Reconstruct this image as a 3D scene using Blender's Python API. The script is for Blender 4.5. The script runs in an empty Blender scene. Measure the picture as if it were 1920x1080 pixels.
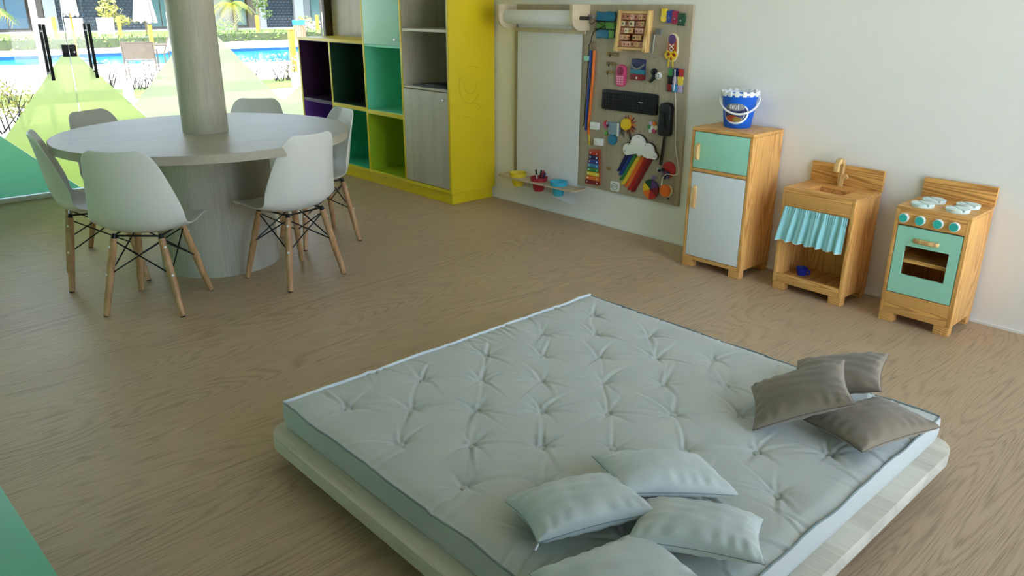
import bpy, bmesh, math, random
import numpy as np
from mathutils import Vector, Matrix

random.seed(7)
SC = bpy.context.scene
COL = SC.collection
PI = math.pi

# ------------------------------------------------------------------ camera
CAM_H = 1.45
yaw, pitch, roll = math.radians(42.878), math.radians(-20.043), math.radians(0.255)
d = Vector((math.sin(yaw) * math.cos(pitch), math.cos(yaw) * math.cos(pitch), math.sin(pitch)))
r = Vector((math.cos(yaw), -math.sin(yaw), 0))
u = r.cross(d)
r2 = r * math.cos(roll) + u * math.sin(roll)
u2 = -r * math.sin(roll) + u * math.cos(roll)
cam = bpy.data.cameras.new('camera')
cam.sensor_width = 36.0
cam.lens = 1462.6 / 1920 * 36
cam.clip_end = 300
cam.clip_start = 0.02
camo = bpy.data.objects.new('camera', cam)
mw = Matrix((r2, u2, -d)).transposed().to_4x4()
mw.translation = Vector((0, 0, CAM_H))
camo.matrix_world = mw
COL.objects.link(camo)
SC.camera = camo

# ------------------------------------------------------------------ sky, sun, exposure
SKY_STRENGTH = 0.36
SUN_STRENGTH = 3.6
SUN_ELEV, SUN_AZ = math.radians(66), math.radians(205)     # azimuth of the sun seen from the room, from +x towards +y
EXPOSURE = 2.2
world = bpy.data.worlds.new('world')
SC.world = world
world.use_nodes = True
nt = world.node_tree
nt.nodes.clear()
sky = nt.nodes.new('ShaderNodeTexSky')
sky.sky_type = 'NISHITA'
sky.sun_disc = False
sky.sun_elevation = SUN_ELEV
sky.sun_rotation = PI / 2 - SUN_AZ
sky.air_density = 0.8
sky.dust_density = 4.0
bg = nt.nodes.new('ShaderNodeBackground')
bg.inputs['Strength'].default_value = SKY_STRENGTH
wo = nt.nodes.new('ShaderNodeOutputWorld')
nt.links.new(sky.outputs[0], bg.inputs[0])
nt.links.new(bg.outputs[0], wo.inputs[0])
sl = bpy.data.lights.new('sun', 'SUN')
sl.energy = SUN_STRENGTH
sl.angle = math.radians(0.6)
sl.color = (1.0, 0.95, 0.86)
so = bpy.data.objects.new('sun', sl)
sd = Vector((math.cos(SUN_AZ) * math.cos(SUN_ELEV), math.sin(SUN_AZ) * math.cos(SUN_ELEV), math.sin(SUN_ELEV)))
so.rotation_euler = sd.to_track_quat('Z', 'Y').to_euler()
so.location = (0, 0, 12)
COL.objects.link(so)
vs = SC.view_settings
vs.view_transform = 'Standard'
vs.look = 'None'
vs.gamma = 1.0
vs.use_curve_mapping = False
vs.exposure = EXPOSURE
SC.cycles.max_bounces = 10
SC.cycles.diffuse_bounces = 6
SC.cycles.transparent_max_bounces = 24
SC.cycles.use_denoising = True


def portal(name, loc, rot, sx, sy):
    l = bpy.data.lights.new(name, 'AREA')
    l.shape = 'RECTANGLE'
    l.size, l.size_y = sx, sy
    l.cycles.is_portal = True
    o = bpy.data.objects.new(name, l)
    o.location, o.rotation_euler = loc, rot
    COL.objects.link(o)


portal('window_portal_front', (2.65, -0.68, 1.35), (PI / 2, 0, 0), 2.8, 2.6)
portal('window_portal_side', (-2.98, 3.8, 0.8), (0, -PI / 2, 0), 1.5, 3.2)
portal('window_portal_back', (0.5, 6.97, 0.94), (-PI / 2, 0, 0), 6.9, 1.8)


# ------------------------------------------------------------------ materials
def S(rr, gg, bb):
    f = lambda c: (c / 255 / 12.92) if c / 255 <= 0.04045 else ((c / 255 + 0.055) / 1.055) ** 2.4
    return (f(rr), f(gg), f(bb), 1.0)


def new_mat(name):
    m = bpy.data.materials.new(name)
    m.use_nodes = True
    n = m.node_tree
    n.nodes.clear()
    out = n.nodes.new('ShaderNodeOutputMaterial')
    b = n.nodes.new('ShaderNodeBsdfPrincipled')
    n.links.new(b.outputs[0], out.inputs[0])
    return m, n, b, out


def node(n, t, **kw):
    x = n.nodes.new(t)
    for k, v in kw.items():
        setattr(x, k, v)
    return x


def mathn(n, op, a, b=None):
    x = n.nodes.new('ShaderNodeMath')
    x.operation = op
    for i, v in enumerate((a, b)):
        if v is None:
            continue
        if isinstance(v, (int, float)):
            x.inputs[i].default_value = v
        else:
            n.links.new(v, x.inputs[i])
    return x.outputs[0]


def mixc(n, fac, a, b):
    x = n.nodes.new('ShaderNodeMix')
    x.data_type = 'RGBA'
    for sock, v in ((x.inputs[0], fac), (x.inputs[6], a), (x.inputs[7], b)):
        if isinstance(v, (int, float)):
            sock.default_value = v
        elif isinstance(v, tuple):
            sock.default_value = v
        else:
            n.links.new(v, sock)
    return x.outputs[2]


def plain(name, c, rough=0.5, metal=0.0, var=0.06, vscale=9.0, bump=0.0, bscale=120.0, spec=0.5, sheen=0.0):
    """painted / plastic / metal surface with a little procedural variation"""
    m, n, b, out = new_mat(name)
    tc = node(n, 'ShaderNodeTexCoord')
    nz = node(n, 'ShaderNodeTexNoise')
    nz.inputs['Scale'].default_value = vscale
    nz.inputs['Detail'].default_value = 3
    n.links.new(tc.outputs['Object'], nz.inputs['Vector'])
    dark = tuple(v * (1 - var) for v in c[:3]) + (1,)
    lite = tuple(min(1, v * (1 + var)) for v in c[:3]) + (1,)
    n.links.new(mixc(n, nz.outputs['Fac'], dark, lite), b.inputs['Base Color'])
    b.inputs['Roughness'].default_value = rough
    b.inputs['Metallic'].default_value = metal
    b.inputs['Specular IOR Level'].default_value = spec
    if sheen:
        b.inputs['Sheen Weight'].default_value = sheen
    if bump:
        n2 = node(n, 'ShaderNodeTexNoise')
        n2.inputs['Scale'].default_value = bscale
        n2.inputs['Detail'].default_value = 2
        n.links.new(tc.outputs['Object'], n2.inputs['Vector'])
        bp = node(n, 'ShaderNodeBump')
        bp.inputs['Strength'].default_value = bump
        bp.inputs['Distance'].default_value = 0.002
        n.links.new(n2.outputs['Fac'], bp.inputs['Height'])
        n.links.new(bp.outputs[0], b.inputs['Normal'])
    return m


def wood(name, dark, light, axis, freq, ring, along=0.12, amount=0.7, rough=0.5, bump=0.25, fine=90.0, fine_amt=0.35, distort=0.4, spec=0.4, k=0.05, sharp=1.6):
    """grain that runs along `axis`: contour lines of a stretched noise plus fine fibres"""
    m, n, b, out = new_mat(name)
    tc = node(n, 'ShaderNodeTexCoord')
    sc = {'x': (along, 1, 1), 'y': (1, along, 1), 'z': (1, 1, along)}[axis]
    mp = node(n, 'ShaderNodeMapping')
    mp.inputs['Scale'].default_value = sc
    n.links.new(tc.outputs['Object'], mp.inputs['Vector'])
    nz = node(n, 'ShaderNodeTexNoise')
    nz.inputs['Scale'].default_value = freq
    nz.inputs['Detail'].default_value = 1.5
    nz.inputs['Roughness'].default_value = 0.45
    nz.inputs['Distortion'].default_value = distort
    n.links.new(mp.outputs[0], nz.inputs['Vector'])
    sn = mathn(n, 'SINE', mathn(n, 'MULTIPLY', nz.outputs['Fac'], ring))
    lines = mathn(n, 'MULTIPLY', mathn(n, 'ADD', sn, 1.0), 0.5)
    lines = mathn(n, 'POWER', lines, sharp)
    mp2 = node(n, 'ShaderNodeMapping')
    mp2.inputs['Scale'].default_value = {'x': (k, 1, 1), 'y': (1, k, 1), 'z': (1, 1, k)}[axis]
    n.links.new(tc.outputs['Object'], mp2.inputs['Vector'])
    fz = node(n, 'ShaderNodeTexNoise')
    fz.inputs['Scale'].default_value = fine
    fz.inputs['Detail'].default_value = 3
    n.links.new(mp2.outputs[0], fz.inputs['Vector'])
    big = node(n, 'ShaderNodeTexNoise')
    big.inputs['Scale'].default_value = freq * 0.5
    big.inputs['Detail'].default_value = 2
    n.links.new(mp.outputs[0], big.inputs['Vector'])
    f = mathn(n, 'MULTIPLY', lines, amount)
    f = mathn(n, 'ADD', f, mathn(n, 'MULTIPLY', mathn(n, 'SUBTRACT', fz.outputs['Fac'], 0.5), fine_amt * 2.2))
    f = mathn(n, 'ADD', f, mathn(n, 'MULTIPLY', mathn(n, 'SUBTRACT', big.outputs['Fac'], 0.5), 0.5))
    cl = node(n, 'ShaderNodeClamp')
    n.links.new(f, cl.inputs[0])
    n.links.new(mixc(n, cl.outputs[0], light, dark), b.inputs['Base Color'])
    b.inputs['Roughness'].default_value = rough
    b.inputs['Specular IOR Level'].default_value = spec
    if bump:
        bp = node(n, 'ShaderNodeBump')
        bp.inputs['Strength'].default_value = bump
        bp.inputs['Distance'].default_value = 0.0015
        n.links.new(cl.outputs[0], bp.inputs['Height'])
        bp.invert = True
        n.links.new(bp.outputs[0], b.inputs['Normal'])
    return m


def fabric(name, c, rough=0.85, weave=900.0, bump=0.35, var=0.1, sheen=0.25):
    m, n, b, out = new_mat(name)
    tc = node(n, 'ShaderNodeTexCoord')
    a = node(n, 'ShaderNodeTexNoise')
    a.inputs['Scale'].default_value = 6
    a.inputs['Detail'].default_value = 4
    n.links.new(tc.outputs['Object'], a.inputs['Vector'])
    w = node(n, 'ShaderNodeTexNoise')
    w.inputs['Scale'].default_value = weave
    w.inputs['Detail'].default_value = 1
    n.links.new(tc.outputs['Object'], w.inputs['Vector'])
    f = mathn(n, 'ADD', mathn(n, 'MULTIPLY', a.outputs['Fac'], 0.6), mathn(n, 'MULTIPLY', w.outputs['Fac'], 0.4))
    n.links.new(mixc(n, f, tuple(v * (1 - var) for v in c[:3]) + (1,), tuple(min(1, v * (1 + var)) for v in c[:3]) + (1,)), b.inputs['Base Color'])
    b.inputs['Roughness'].default_value = rough
    b.inputs['Sheen Weight'].default_value = sheen
    b.inputs['Specular IOR Level'].default_value = 0.25
    bp = node(n, 'ShaderNodeBump')
    bp.inputs['Strength'].default_value = bump
    bp.inputs['Distance'].default_value = 0.0006
    n.links.new(w.outputs['Fac'], bp.inputs['Height'])
    n.links.new(bp.outputs[0], b.inputs['Normal'])
    return m


def film(name, top, bot, z0, z1):
    """printed translucent window film whose print runs from one tint to another"""
    m, n, b, out = new_mat(name)
    n.nodes.remove(b)
    tc = node(n, 'ShaderNodeTexCoord')
    sx = node(n, 'ShaderNodeSeparateXYZ')
    n.links.new(tc.outputs['Object'], sx.inputs[0])
    mr = node(n, 'ShaderNodeMapRange')
    n.links.new(sx.outputs[2], mr.inputs[0])
    mr.inputs[1].default_value, mr.inputs[2].default_value = z0, z1
    c = mixc(n, mr.outputs[0], bot, top)
    df = node(n, 'ShaderNodeBsdfDiffuse')
    tr = node(n, 'ShaderNodeBsdfTranslucent')
    tp = node(n, 'ShaderNodeBsdfTransparent')
    for x in (df, tr):
        n.links.new(c, x.inputs[0])
    n.links.new(c, tp.inputs[0])
    mx = node(n, 'ShaderNodeMixShader')
    mx.inputs[0].default_value = 0.72
    n.links.new(df.outputs[0], mx.inputs[1])
    n.links.new(tr.outputs[0], mx.inputs[2])
    mx2 = node(n, 'ShaderNodeMixShader')
    mx2.inputs[0].default_value = 0.04
    n.links.new(mx.outputs[0], mx2.inputs[1])
    n.links.new(tp.outputs[0], mx2.inputs[2])
    n.links.new(mx2.outputs[0], out.inputs[0])
    return m


def glass(name):
    m, n, b, out = new_mat(name)
    n.nodes.remove(b)
    tp = node(n, 'ShaderNodeBsdfTransparent')
    tp.inputs[0].default_value = (0.93, 0.96, 0.95, 1)
    gl = node(n, 'ShaderNodeBsdfGlossy')
    gl.inputs['Roughness'].default_value = 0.02
    fr = node(n, 'ShaderNodeFresnel')
    fr.inputs[0].default_value = 1.45
    mx = node(n, 'ShaderNodeMixShader')
    n.links.new(fr.outputs[0], mx.inputs[0])
    n.links.new(tp.outputs[0], mx.inputs[1])
    n.links.new(gl.outputs[0], mx.inputs[2])
    n.links.new(mx.outputs[0], out.inputs[0])
    return m


M = {}
M['floor'] = wood('vinyl_floor', S(104, 82, 58), S(190, 165, 133), 'x', 4.5, 240, along=0.09, amount=0.26, rough=0.45, bump=0.3, fine=240, fine_amt=0.65, distort=0.5, k=0.022, sharp=2.2)
M['wall'] = plain('white_wall_paint', S(243, 244, 242), 0.75, var=0.015, bump=0.05, bscale=260)
M['wall_olive'] = plain('sage_wall_paint', S(112, 128, 104), 0.8, var=0.02)
M['ceiling'] = plain('ceiling_paint', S(212, 208, 198), 0.8, var=0.01)
M['ash_x'] = wood('pale_laminate_along_x', S(132, 126, 110), S(186, 179, 160), 'x', 5, 22, along=0.10, amount=0.14, rough=0.42, bump=0.03, fine=130, fine_amt=0.3, spec=0.35)
M['ash_y'] = wood('pale_laminate_along_y', S(174, 166, 146), S(216, 209, 190), 'y', 5, 22, along=0.08, amount=0.45, rough=0.45, bump=0.1, fine=110, fine_amt=0.45)
M['ash_z'] = wood('pale_laminate_upright', S(143, 137, 122), S(193, 187, 170), 'z', 5, 22, along=0.08, amount=0.3, rough=0.45, bump=0.08, fine=150, fine_amt=0.45)
M['board'] = wood('busy_board_laminate', S(142, 130, 110), S(182, 170, 148), 'z', 6, 14, along=0.05, amount=0.3, rough=0.55, bump=0.05, fine=90, fine_amt=0.35)
M['pine_z'] = wood('pine_upright', S(184, 120, 54), S(238, 184, 108), 'z', 6, 170, along=0.09, amount=0.6, rough=0.45, bump=0.2, fine=140, fine_amt=0.25)
M['pine_y'] = wood('pine_lengthwise', S(166, 104, 44), S(238, 184, 108), 'y', 7, 400, along=0.03, amount=0.75, rough=0.45, bump=0.2, fine=140, fine_amt=0.2, distort=0.15)
M['pine_x'] = wood('pine_depthwise', S(170, 110, 50), S(228, 176, 106), 'x', 7, 100, along=0.08, amount=0.6, rough=0.45, bump=0.2, fine=140, fine_amt=0.25)
M['handlewood'] = wood('light_handle_wood', S(170, 120, 62), S(232, 196, 132), 'z', 16, 40, along=0.1, amount=0.7, rough=0.5)
M['beech'] = wood('beech_dowel', S(150, 104, 66), S(208, 164, 118), 'z', 12, 30, along=0.06, amount=0.5, rough=0.42, bump=0.08, fine=160, fine_amt=0.4)
M['yellow'] = plain('yellow_lacquer', S(226, 201, 22), 0.42, var=0.03, vscale=4)
M['mint'] = plain('mint_lacquer', S(162, 224, 200), 0.45, var=0.03)
M['mint_cell'] = plain('mint_melamine', S(118, 222, 188), 0.45, var=0.03)
M['teal_cell'] = plain('teal_melamine', S(64, 186, 148), 0.45, var=0.03)
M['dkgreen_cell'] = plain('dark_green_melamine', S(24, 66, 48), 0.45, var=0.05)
M['lime_cell'] = plain('lime_melamine', S(164, 194, 36), 0.45, var=0.03)
M['purple_cell'] = plain('purple_melamine', S(126, 78, 178), 0.45, var=0.03)
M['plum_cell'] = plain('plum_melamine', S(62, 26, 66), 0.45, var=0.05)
M['mintdark'] = plain('sea_green_lacquer', S(108, 196, 160), 0.4, var=0.03, vscale=3)
M['white_door'] = plain('white_lacquer', S(226, 232, 236), 0.4, var=0.015)
M['shell'] = plain('white_chair_plastic', S(228, 228, 222), 0.36, var=0.015)
M['black'] = plain('black_plastic', S(13, 13, 15), 0.42, var=0.1)
M['blackmetal'] = plain('black_metal', S(24, 24, 25), 0.35, metal=0.3, var=0.1)
M['steel'] = plain('brushed_steel', S(200, 202, 205), 0.28, metal=1.0, var=0.04)
M['alu'] = plain('white_aluminium', S(220, 226, 226), 0.4, var=0.02)
M['darkframe'] = plain('dark_brown_frame', S(62, 50, 42), 0.45, var=0.08)
M['paper'] = plain('white_paper', S(238, 240, 246), 0.8, var=0.015, bump=0.1, bscale=30)
M['cushion'] = fabric('grey_green_canvas', S(186, 190, 181))
M['mat_side'] = fabric('mattress_border_canvas', S(190, 194, 188))
M['seam'] = fabric('dark_seam_cord', S(128, 140, 136), bump=0.1)
M['bluegrey'] = fabric('pale_blue_grey_cotton', S(190, 197, 192))
M['taupe'] = fabric('taupe_cotton', S(130, 118, 100))
M['taupe_seam'] = fabric('taupe_seam_cord', S(92, 84, 74), bump=0.1)
M['glass'] = glass('clear_glass')
M['film_lime'] = film('lime_film', S(228, 241, 178), S(210, 232, 122), 0.2, 1.1)
M['film_green'] = film('green_film', S(130, 196, 142), S(94, 160, 122), 0.0, 1.0)
M['film_pale'] = film('pale_green_film', S(242, 246, 208), S(240, 246, 198), 0.2, 1.3)
M['white'] = plain('white_plastic', S(238, 240, 238), 0.35, var=0.02)


def colmat(key, c, rough=0.45, **kw):
    M[key] = plain(key, c, rough, **kw)
    return M[key]


for key, c in dict(blue_plastic=S(8, 104, 226), red_plastic=S(168, 30, 44), cup_yellow=S(232, 206, 40), cup_blue=S(60, 182, 214), mug_blue=S(24, 44, 160), pink=S(214, 74, 128), dark_pink=S(150, 34, 80),
                   orange=S(240, 118, 28), sun_yellow=S(240, 202, 40), navy=S(28, 38, 96), royal=S(36, 66, 156), sky_blue=S(64, 144, 196), leaf_green=S(52, 138, 66), dark_green=S(28, 78, 50), rain_yellow=S(240, 212, 62),
                   rain_orange=S(238, 120, 40), rain_red=S(190, 34, 30), dark_red=S(132, 22, 30), violet=S(96, 60, 128), teal=S(36, 128, 160), felt_blue=S(40, 124, 168), felt_green=S(104, 166, 76), knob_teal=S(50, 190, 178),
                   brass=S(150, 120, 62), rope=S(226, 220, 204), cream=S(230, 222, 190), crimson=S(160, 30, 74), grey=S(130, 134, 136), pale_wood=S(222, 180, 120), rust=S(176, 78, 40), lavender=S(196, 176, 214), glitter=S(120, 100, 150)).items():
    colmat(key, c)
M['curtain'] = fabric('aqua_cotton', S(158, 218, 224), bump=0.3)
M['knit'] = fabric('grey_blue_knit', S(132, 160, 176), weave=260, bump=0.8)


# ------------------------------------------------------------------ mesh helpers
def root_of(o):
    while o.parent is not None:
        o = o.parent
    return o


class MB:
    def __init__(self):
        self.v, self.f, self.m = [], [], []
        self.mi = 0

    def add(self, vs_, fs_):
        k = len(self.v)
        self.v += [tuple(p) for p in vs_]
        for f in fs_:
            self.f.append(tuple(i + k for i in f))
            self.m.append(self.mi)
        return self

    def box(self, x0, x1, y0, y1, z0, z1):
        vs_ = [(x, y, z) for z in (z0, z1) for y in (y0, y1) for x in (x0, x1)]
        return self.add(vs_, [(0, 2, 3, 1), (4, 5, 7, 6), (0, 1, 5, 4), (2, 6, 7, 3), (0, 4, 6, 2), (1, 3, 7, 5)])

    def prism(self, poly, axis, a, b):
        n = len(poly)
        P = {'x': lambda p, t: (t, p[0], p[1]), 'y': lambda p, t: (p[0], t, p[1]), 'z': lambda p, t: (p[0], p[1], t)}[axis]
        vs_ = [P(p, a) for p in poly] + [P(p, b) for p in poly]
        return self.add(vs_, [tuple(range(n))[::-1], tuple(range(n, 2 * n))] + [(i, (i + 1) % n, n + (i + 1) % n, n + i) for i in range(n)])

    def sheet(self, poly, axis, a):
        P = {'x': lambda p, t: (t, p[0], p[1]), 'y': lambda p, t: (p[0], t, p[1]), 'z': lambda p, t: (p[0], p[1], t)}[axis]
        return self.add([P(p, a) for p in poly], [tuple(range(len(poly)))])

    def tube(self, path, rad, seg=8, closed=False, caps=True):
        pts = [Vector(p) for p in path]
        n = len(pts)
        rads = rad if isinstance(rad, (list, tuple)) else [rad] * n
        tang = []
        for i in range(n):
            if closed:
                t = pts[(i + 1) % n] - pts[i - 1]
            else:
                t = pts[min(i + 1, n - 1)] - pts[max(i - 1, 0)]
            tang.append(t.normalized() if t.length > 1e-9 else Vector((0, 0, 1)))
        ref = Vector((0, 0, 1)) if abs(tang[0].z) < 0.9 else Vector((1, 0, 0))
        nx = tang[0].cross(ref).normalized()
        vs_, fs_ = [], []
        for i in range(n):
            nx = (nx - tang[i] * nx.dot(tang[i]))
            if nx.length < 1e-6:
                nx = tang[i].orthogonal()
            nx.normalize()
            ny = tang[i].cross(nx)
            for k in range(seg):
                a = 2 * PI * k / seg
                vs_.append(pts[i] + (nx * math.cos(a) + ny * math.sin(a)) * rads[i])
        for i in range(n if closed else n - 1):
            j = (i + 1) % n
            for k in range(seg):
                fs_.append((i * seg + k, i * seg + (k + 1) % seg, j * seg + (k + 1) % seg, j * seg + k))
        if caps and not closed:
            fs_.append(tuple(range(seg))[::-1])
            fs_.append(tuple((n - 1) * seg + k for k in range(seg)))
        return self.add(vs_, fs_)

    def lathe(self, prof, seg=32, c=(0, 0, 0), axis='z', closed=False):
        vs_, fs_ = [], []
        n = len(prof)
        for (rr, h) in prof:
            for k in range(seg):
                a = 2 * PI * k / seg
                p = (rr * math.cos(a), rr * math.sin(a), h)
                if axis == 'x':
                    p = (p[2], p[0], p[1])
                elif axis == 'y':
                    p = (p[0], p[2], p[1])
                vs_.append((c[0] + p[0], c[1] + p[1], c[2] + p[2]))
        for i in range(n if closed else n - 1):
            j = (i + 1) % n
            for k in range(seg):
                fs_.append((i * seg + k, i * seg + (k + 1) % seg, j * seg + (k + 1) % seg, j * seg + k))
        if not closed:
            if prof[0][0] > 1e-6:
                fs_.append(tuple(range(seg))[::-1])
            if prof[-1][0] > 1e-6:
                fs_.append(tuple((n - 1) * seg + k for k in range(seg)))
        return self.add(vs_, fs_)

    def grid(self, fn, nu, nv):
        vs_ = [fn(i / nu, j / nv) for j in range(nv + 1) for i in range(nu + 1)]
        w = nu + 1
        return self.add(vs_, [(j * w + i, j * w + i + 1, (j + 1) * w + i + 1, (j + 1) * w + i) for j in range(nv) for i in range(nu)])

    def build(self, name, mats, parent=None, org=None, bevel=0.0, smooth=False, ang=38, seg=2, local=False, solid=0.0, subsurf=0, merge=False, normals=True):
        if parent is not None:
            o0 = Vector((0, 0, 0)) if local else root_of(parent).location
        else:
            o0 = Vector(org) if org is not None else Vector((0, 0, 0))
        me = bpy.data.meshes.new(name)
        me.from_pydata([(p[0] - o0[0], p[1] - o0[1], p[2] - o0[2]) for p in self.v], [], self.f)
        mats = mats if isinstance(mats, (list, tuple)) else [mats]
        for mm in mats:
            me.materials.append(M[mm] if isinstance(mm, str) else mm)
        if len(mats) > 1:
            me.polygons.foreach_set('material_index', self.m)
        bm = bmesh.new()
        bm.from_mesh(me)
        if merge:
            bmesh.ops.remove_doubles(bm, verts=bm.verts[:], dist=1e-5)
        if normals:
            bmesh.ops.recalc_face_normals(bm, faces=bm.faces[:])
        if bevel:
            bmesh.ops.bevel(bm, geom=[e for e in bm.edges if len(e.link_faces) == 2 and e.calc_face_angle(0) > 0.6], offset=bevel, segments=seg, profile=0.6, affect='EDGES', clamp_overlap=True)
        bm.to_mesh(me)
        bm.free()
        if smooth or bevel:
            me.polygons.foreach_set('use_smooth', [True] * len(me.polygons))
            me.set_sharp_from_angle(angle=math.radians(ang))
        o = bpy.data.objects.new(name, me)
        COL.objects.link(o)
        if parent is not None:
            o.parent = parent
        elif org is not None:
            o.location = o0
        if solid:
            md = o.modifiers.new('thickness', 'SOLIDIFY')
            md.thickness = solid
            md.offset = 0
        if subsurf:
            md = o.modifiers.new('smooth', 'SUBSURF')
            md.levels = md.render_levels = subsurf
        return o


def tag(o, label=None, cat=None, group=None, kind=None):
    if label:
        o['label'] = label
    if cat:
        o['category'] = cat
    if group:
        o['group'] = group
    if kind:
        o['kind'] = kind
    return o


def thing(name, loc, label, cat, group=None, rz=0.0):
    o = bpy.data.objects.new(name, None)
    o.empty_display_size = 0.1
    o.location = loc
    o.rotation_euler = (0, 0, rz)
    COL.objects.link(o)
    return tag(o, label, cat, group)


def struct(o):
    o['kind'] = 'structure'
    return o


def copy_tree(o, parent=None):
    c = o.copy()
    COL.objects.link(c)
    c.parent = parent
    for ch in list(o.children):
        copy_tree(ch, c)
    return c


def rrect(x0, x1, y0, y1, rad, n=8):
    out = []
    for cx, cy, a0 in ((x1 - rad, y1 - rad, 0), (x0 + rad, y1 - rad, PI / 2), (x0 + rad, y0 + rad, PI), (x1 - rad, y0 + rad, 3 * PI / 2)):
        for i in range(n + 1):
            a = a0 + i / n * PI / 2
            out.append((cx + rad * math.cos(a), cy + rad * math.sin(a)))
    return out


def circ(cx, cy, rad, n=24, a0=0.0, a1=2 * PI):
    k = n if abs(a1 - a0 - 2 * PI) < 1e-6 else n + 1
    return [(cx + rad * math.cos(a0 + (a1 - a0) * i / n), cy + rad * math.sin(a0 + (a1 - a0) * i / n)) for i in range(k)]


# ------------------------------------------------------------------ the room shell
XW, YG, ZC = 4.051, 6.907, 2.75
struct(MB().box(-3.0, XW, -0.85, YG + 0.05, -0.12, 0.0).build('floor', 'floor'))
struct(MB().box(XW, XW + 0.15, -0.85, YG + 0.05, -0.12, ZC).build('wall_right', 'wall'))
struct(MB().box(XW - 0.008, XW, -0.7, 4.52, 0.0, 0.012).build('baseboard_right', 'white'))
struct(MB().box(-4.6, XW + 1.4, -1.0, YG + 4.2, ZC, ZC + 0.18).build('ceiling', 'ceiling'))  # slab runs on past the walls as unseen eaves added to block sky and sun
# dark jamb in the corner behind the low shelves
struct(MB().box(3.965, XW, YG - 0.045, YG + 0.05, 0.0, ZC).build('trim_1', 'darkframe', bevel=0.004))
# pale laminate panel on the wall between jamb and tall cabinet
struct(MB().box(XW - 0.012, XW - 0.0005, 5.70, YG - 0.05, 0.0, ZC).build('trim_2', 'ash_z'))

# front wall behind the camera: solid to the left, a wide glazed opening to the right
struct(MB().box(-3.0, 1.25, -0.85, -0.7, -0.12, ZC).build('wall_front', 'wall'))
win = struct(MB().box(1.25, XW, -0.80, -0.72, 0.0, 0.04).box(1.25, XW, -0.80, -0.72, 2.64, ZC).build('window_2', 'alu'))
for i in range(3):
    x = 1.25 + i * 1.375
    MB().box(x, x + 0.05, -0.80, -0.72, 0.04, 2.64).build('mullion', 'alu', win)
for i in range(2):
    x = 1.25 + i * 1.375
    MB().box(x + 0.05, x + 1.375, -0.765, -0.755, 0.04, 2.64).build('pane', 'glass', win)
# left wall: solid, with one low window covered in green film
wl = struct(MB().box(-3.15, -3.0, -0.85, 2.2, -0.12, ZC).box(-3.15, -3.0, 5.4, YG + 0.05, -0.12, ZC).box(-3.15, -3.0, 2.2, 5.4, 1.6, ZC).build('wall_left', 'wall_olive'))
win = struct(MB().box(-3.12, -3.02, 2.2, 5.4, 0.0, 0.05).box(-3.12, -3.02, 2.2, 5.4, 1.55, 1.6).build('window_3', 'alu'))
for i in range(3):
    y = 2.2 + i * 1.57
    MB().box(-3.12, -3.02, y, y + 0.06, 0.05, 1.55).build('mullion', 'alu', win)
for i in range(2):
    y = 2.2 + i * 1.57
    MB().box(-3.075, -3.065, y + 0.06, y + 1.57, 0.05, 1.55).build('pane', 'glass', win)
    MB().sheet([(y + 0.06, 0.05), (y + 1.57, 0.05), (y + 1.57, 1.55), (y + 0.06, 1.55)], 'x', -3.06).build('window_film', 'film_green', win, normals=False)

# back glazing with printed mountain films
win = struct(MB().box(-3.0, 3.965, YG - 0.03, YG + 0.03, 0.0, 0.035).box(-3.0, 3.965, YG - 0.05, YG + 0.05, 1.85, ZC).build('window_1', 'alu', bevel=0.004))  # solid header above the panes is unseen, added to cut light from the back
edges = [-3.0, -1.4, 0.0, 0.98, 2.53, 3.965]
for a, b in zip(edges[:-1], edges[1:]):
    if (a, b) == (0.98, 2.53):
        continue
    MB().box(a + 0.004, b - 0.004, YG - 0.005, YG + 0.005, 0.035, 1.85).build('pane', 'glass', win)
FY = YG - 0.0075


def filmpiece(poly, mat, k):
    return MB().sheet(poly, 'y', FY - 0.0006 * k).build('window_film', mat, win, normals=False)


# pale mountain to the right of the door, a further pale slope at the jamb, green mountain on the left
filmpiece([(2.535, 0.04), (3.96, 0.04), (3.96, 0.92), (3.67, 0.715), (3.50, 0.60), (3.45, 0.612), (2.885, 1.225), (2.72, 1.25), (2.535, 1.045)], 'film_pale', 0)
filmpiece([(-1.4, 0.04), (0.975, 0.04), (0.975, 0.72), (0.7, 1.0), (0.2, 1.45), (-0.5, 0.8), (-1.4, 1.3)], 'film_green', 0)
# double glass door
door = struct(MB().box(0.984, 1.748, YG - 0.005, YG + 0.005, 0.035, 1.845).build('door_1', 'glass'))
leaf2 = MB().box(1.752, 2.526, YG - 0.005, YG + 0.005, 0.035, 1.845).build('door_leaf', 'glass', door)


def dfilm(poly, mat, k=0):
    return MB().sheet(poly, 'y', FY - 0.0006 * k).build('door_film', mat, door, normals=False)


dfilm([(1.205, 0.4805), (1.69, 1.06), (1.747, 1.06), (1.747, 0.04), (1.66, 0.04), (1.40, 0.29)], 'film_lime')
dfilm([(1.753, 0.04), (2.525, 0.04), (2.525, 0.24), (2.16, 0.645), (1.80, 1.065), (1.753, 1.065)], 'film_lime')
dfilm([(2.525, 1.035), (2.16, 0.648), (2.525, 0.242)], 'film_pale')
dfilm([(0.985, 0.04), (0.985, 0.71), (1.18, 0.505), (1.40, 0.288), (1.658, 0.04)], 'film_green')
for xh in (1.598, 1.908):
    hd = MB().tube([(xh, YG - 0.055, 0.885), (xh, YG - 0.055, 1.29)], 0.0125, 12).build('handle', 'black', door, smooth=True)
    MB().tube([(xh, YG + 0.055, 0.885), (xh, YG + 0.055, 1.29)], 0.0125, 12).build('outer_bar', 'black', hd, smooth=True)
    for zz in (0.935, 1.24):
        MB().tube([(xh, YG - 0.055, zz), (xh, YG + 0.055, zz)], 0.009, 10).build('standoff', 'black', hd, smooth=True)
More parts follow.
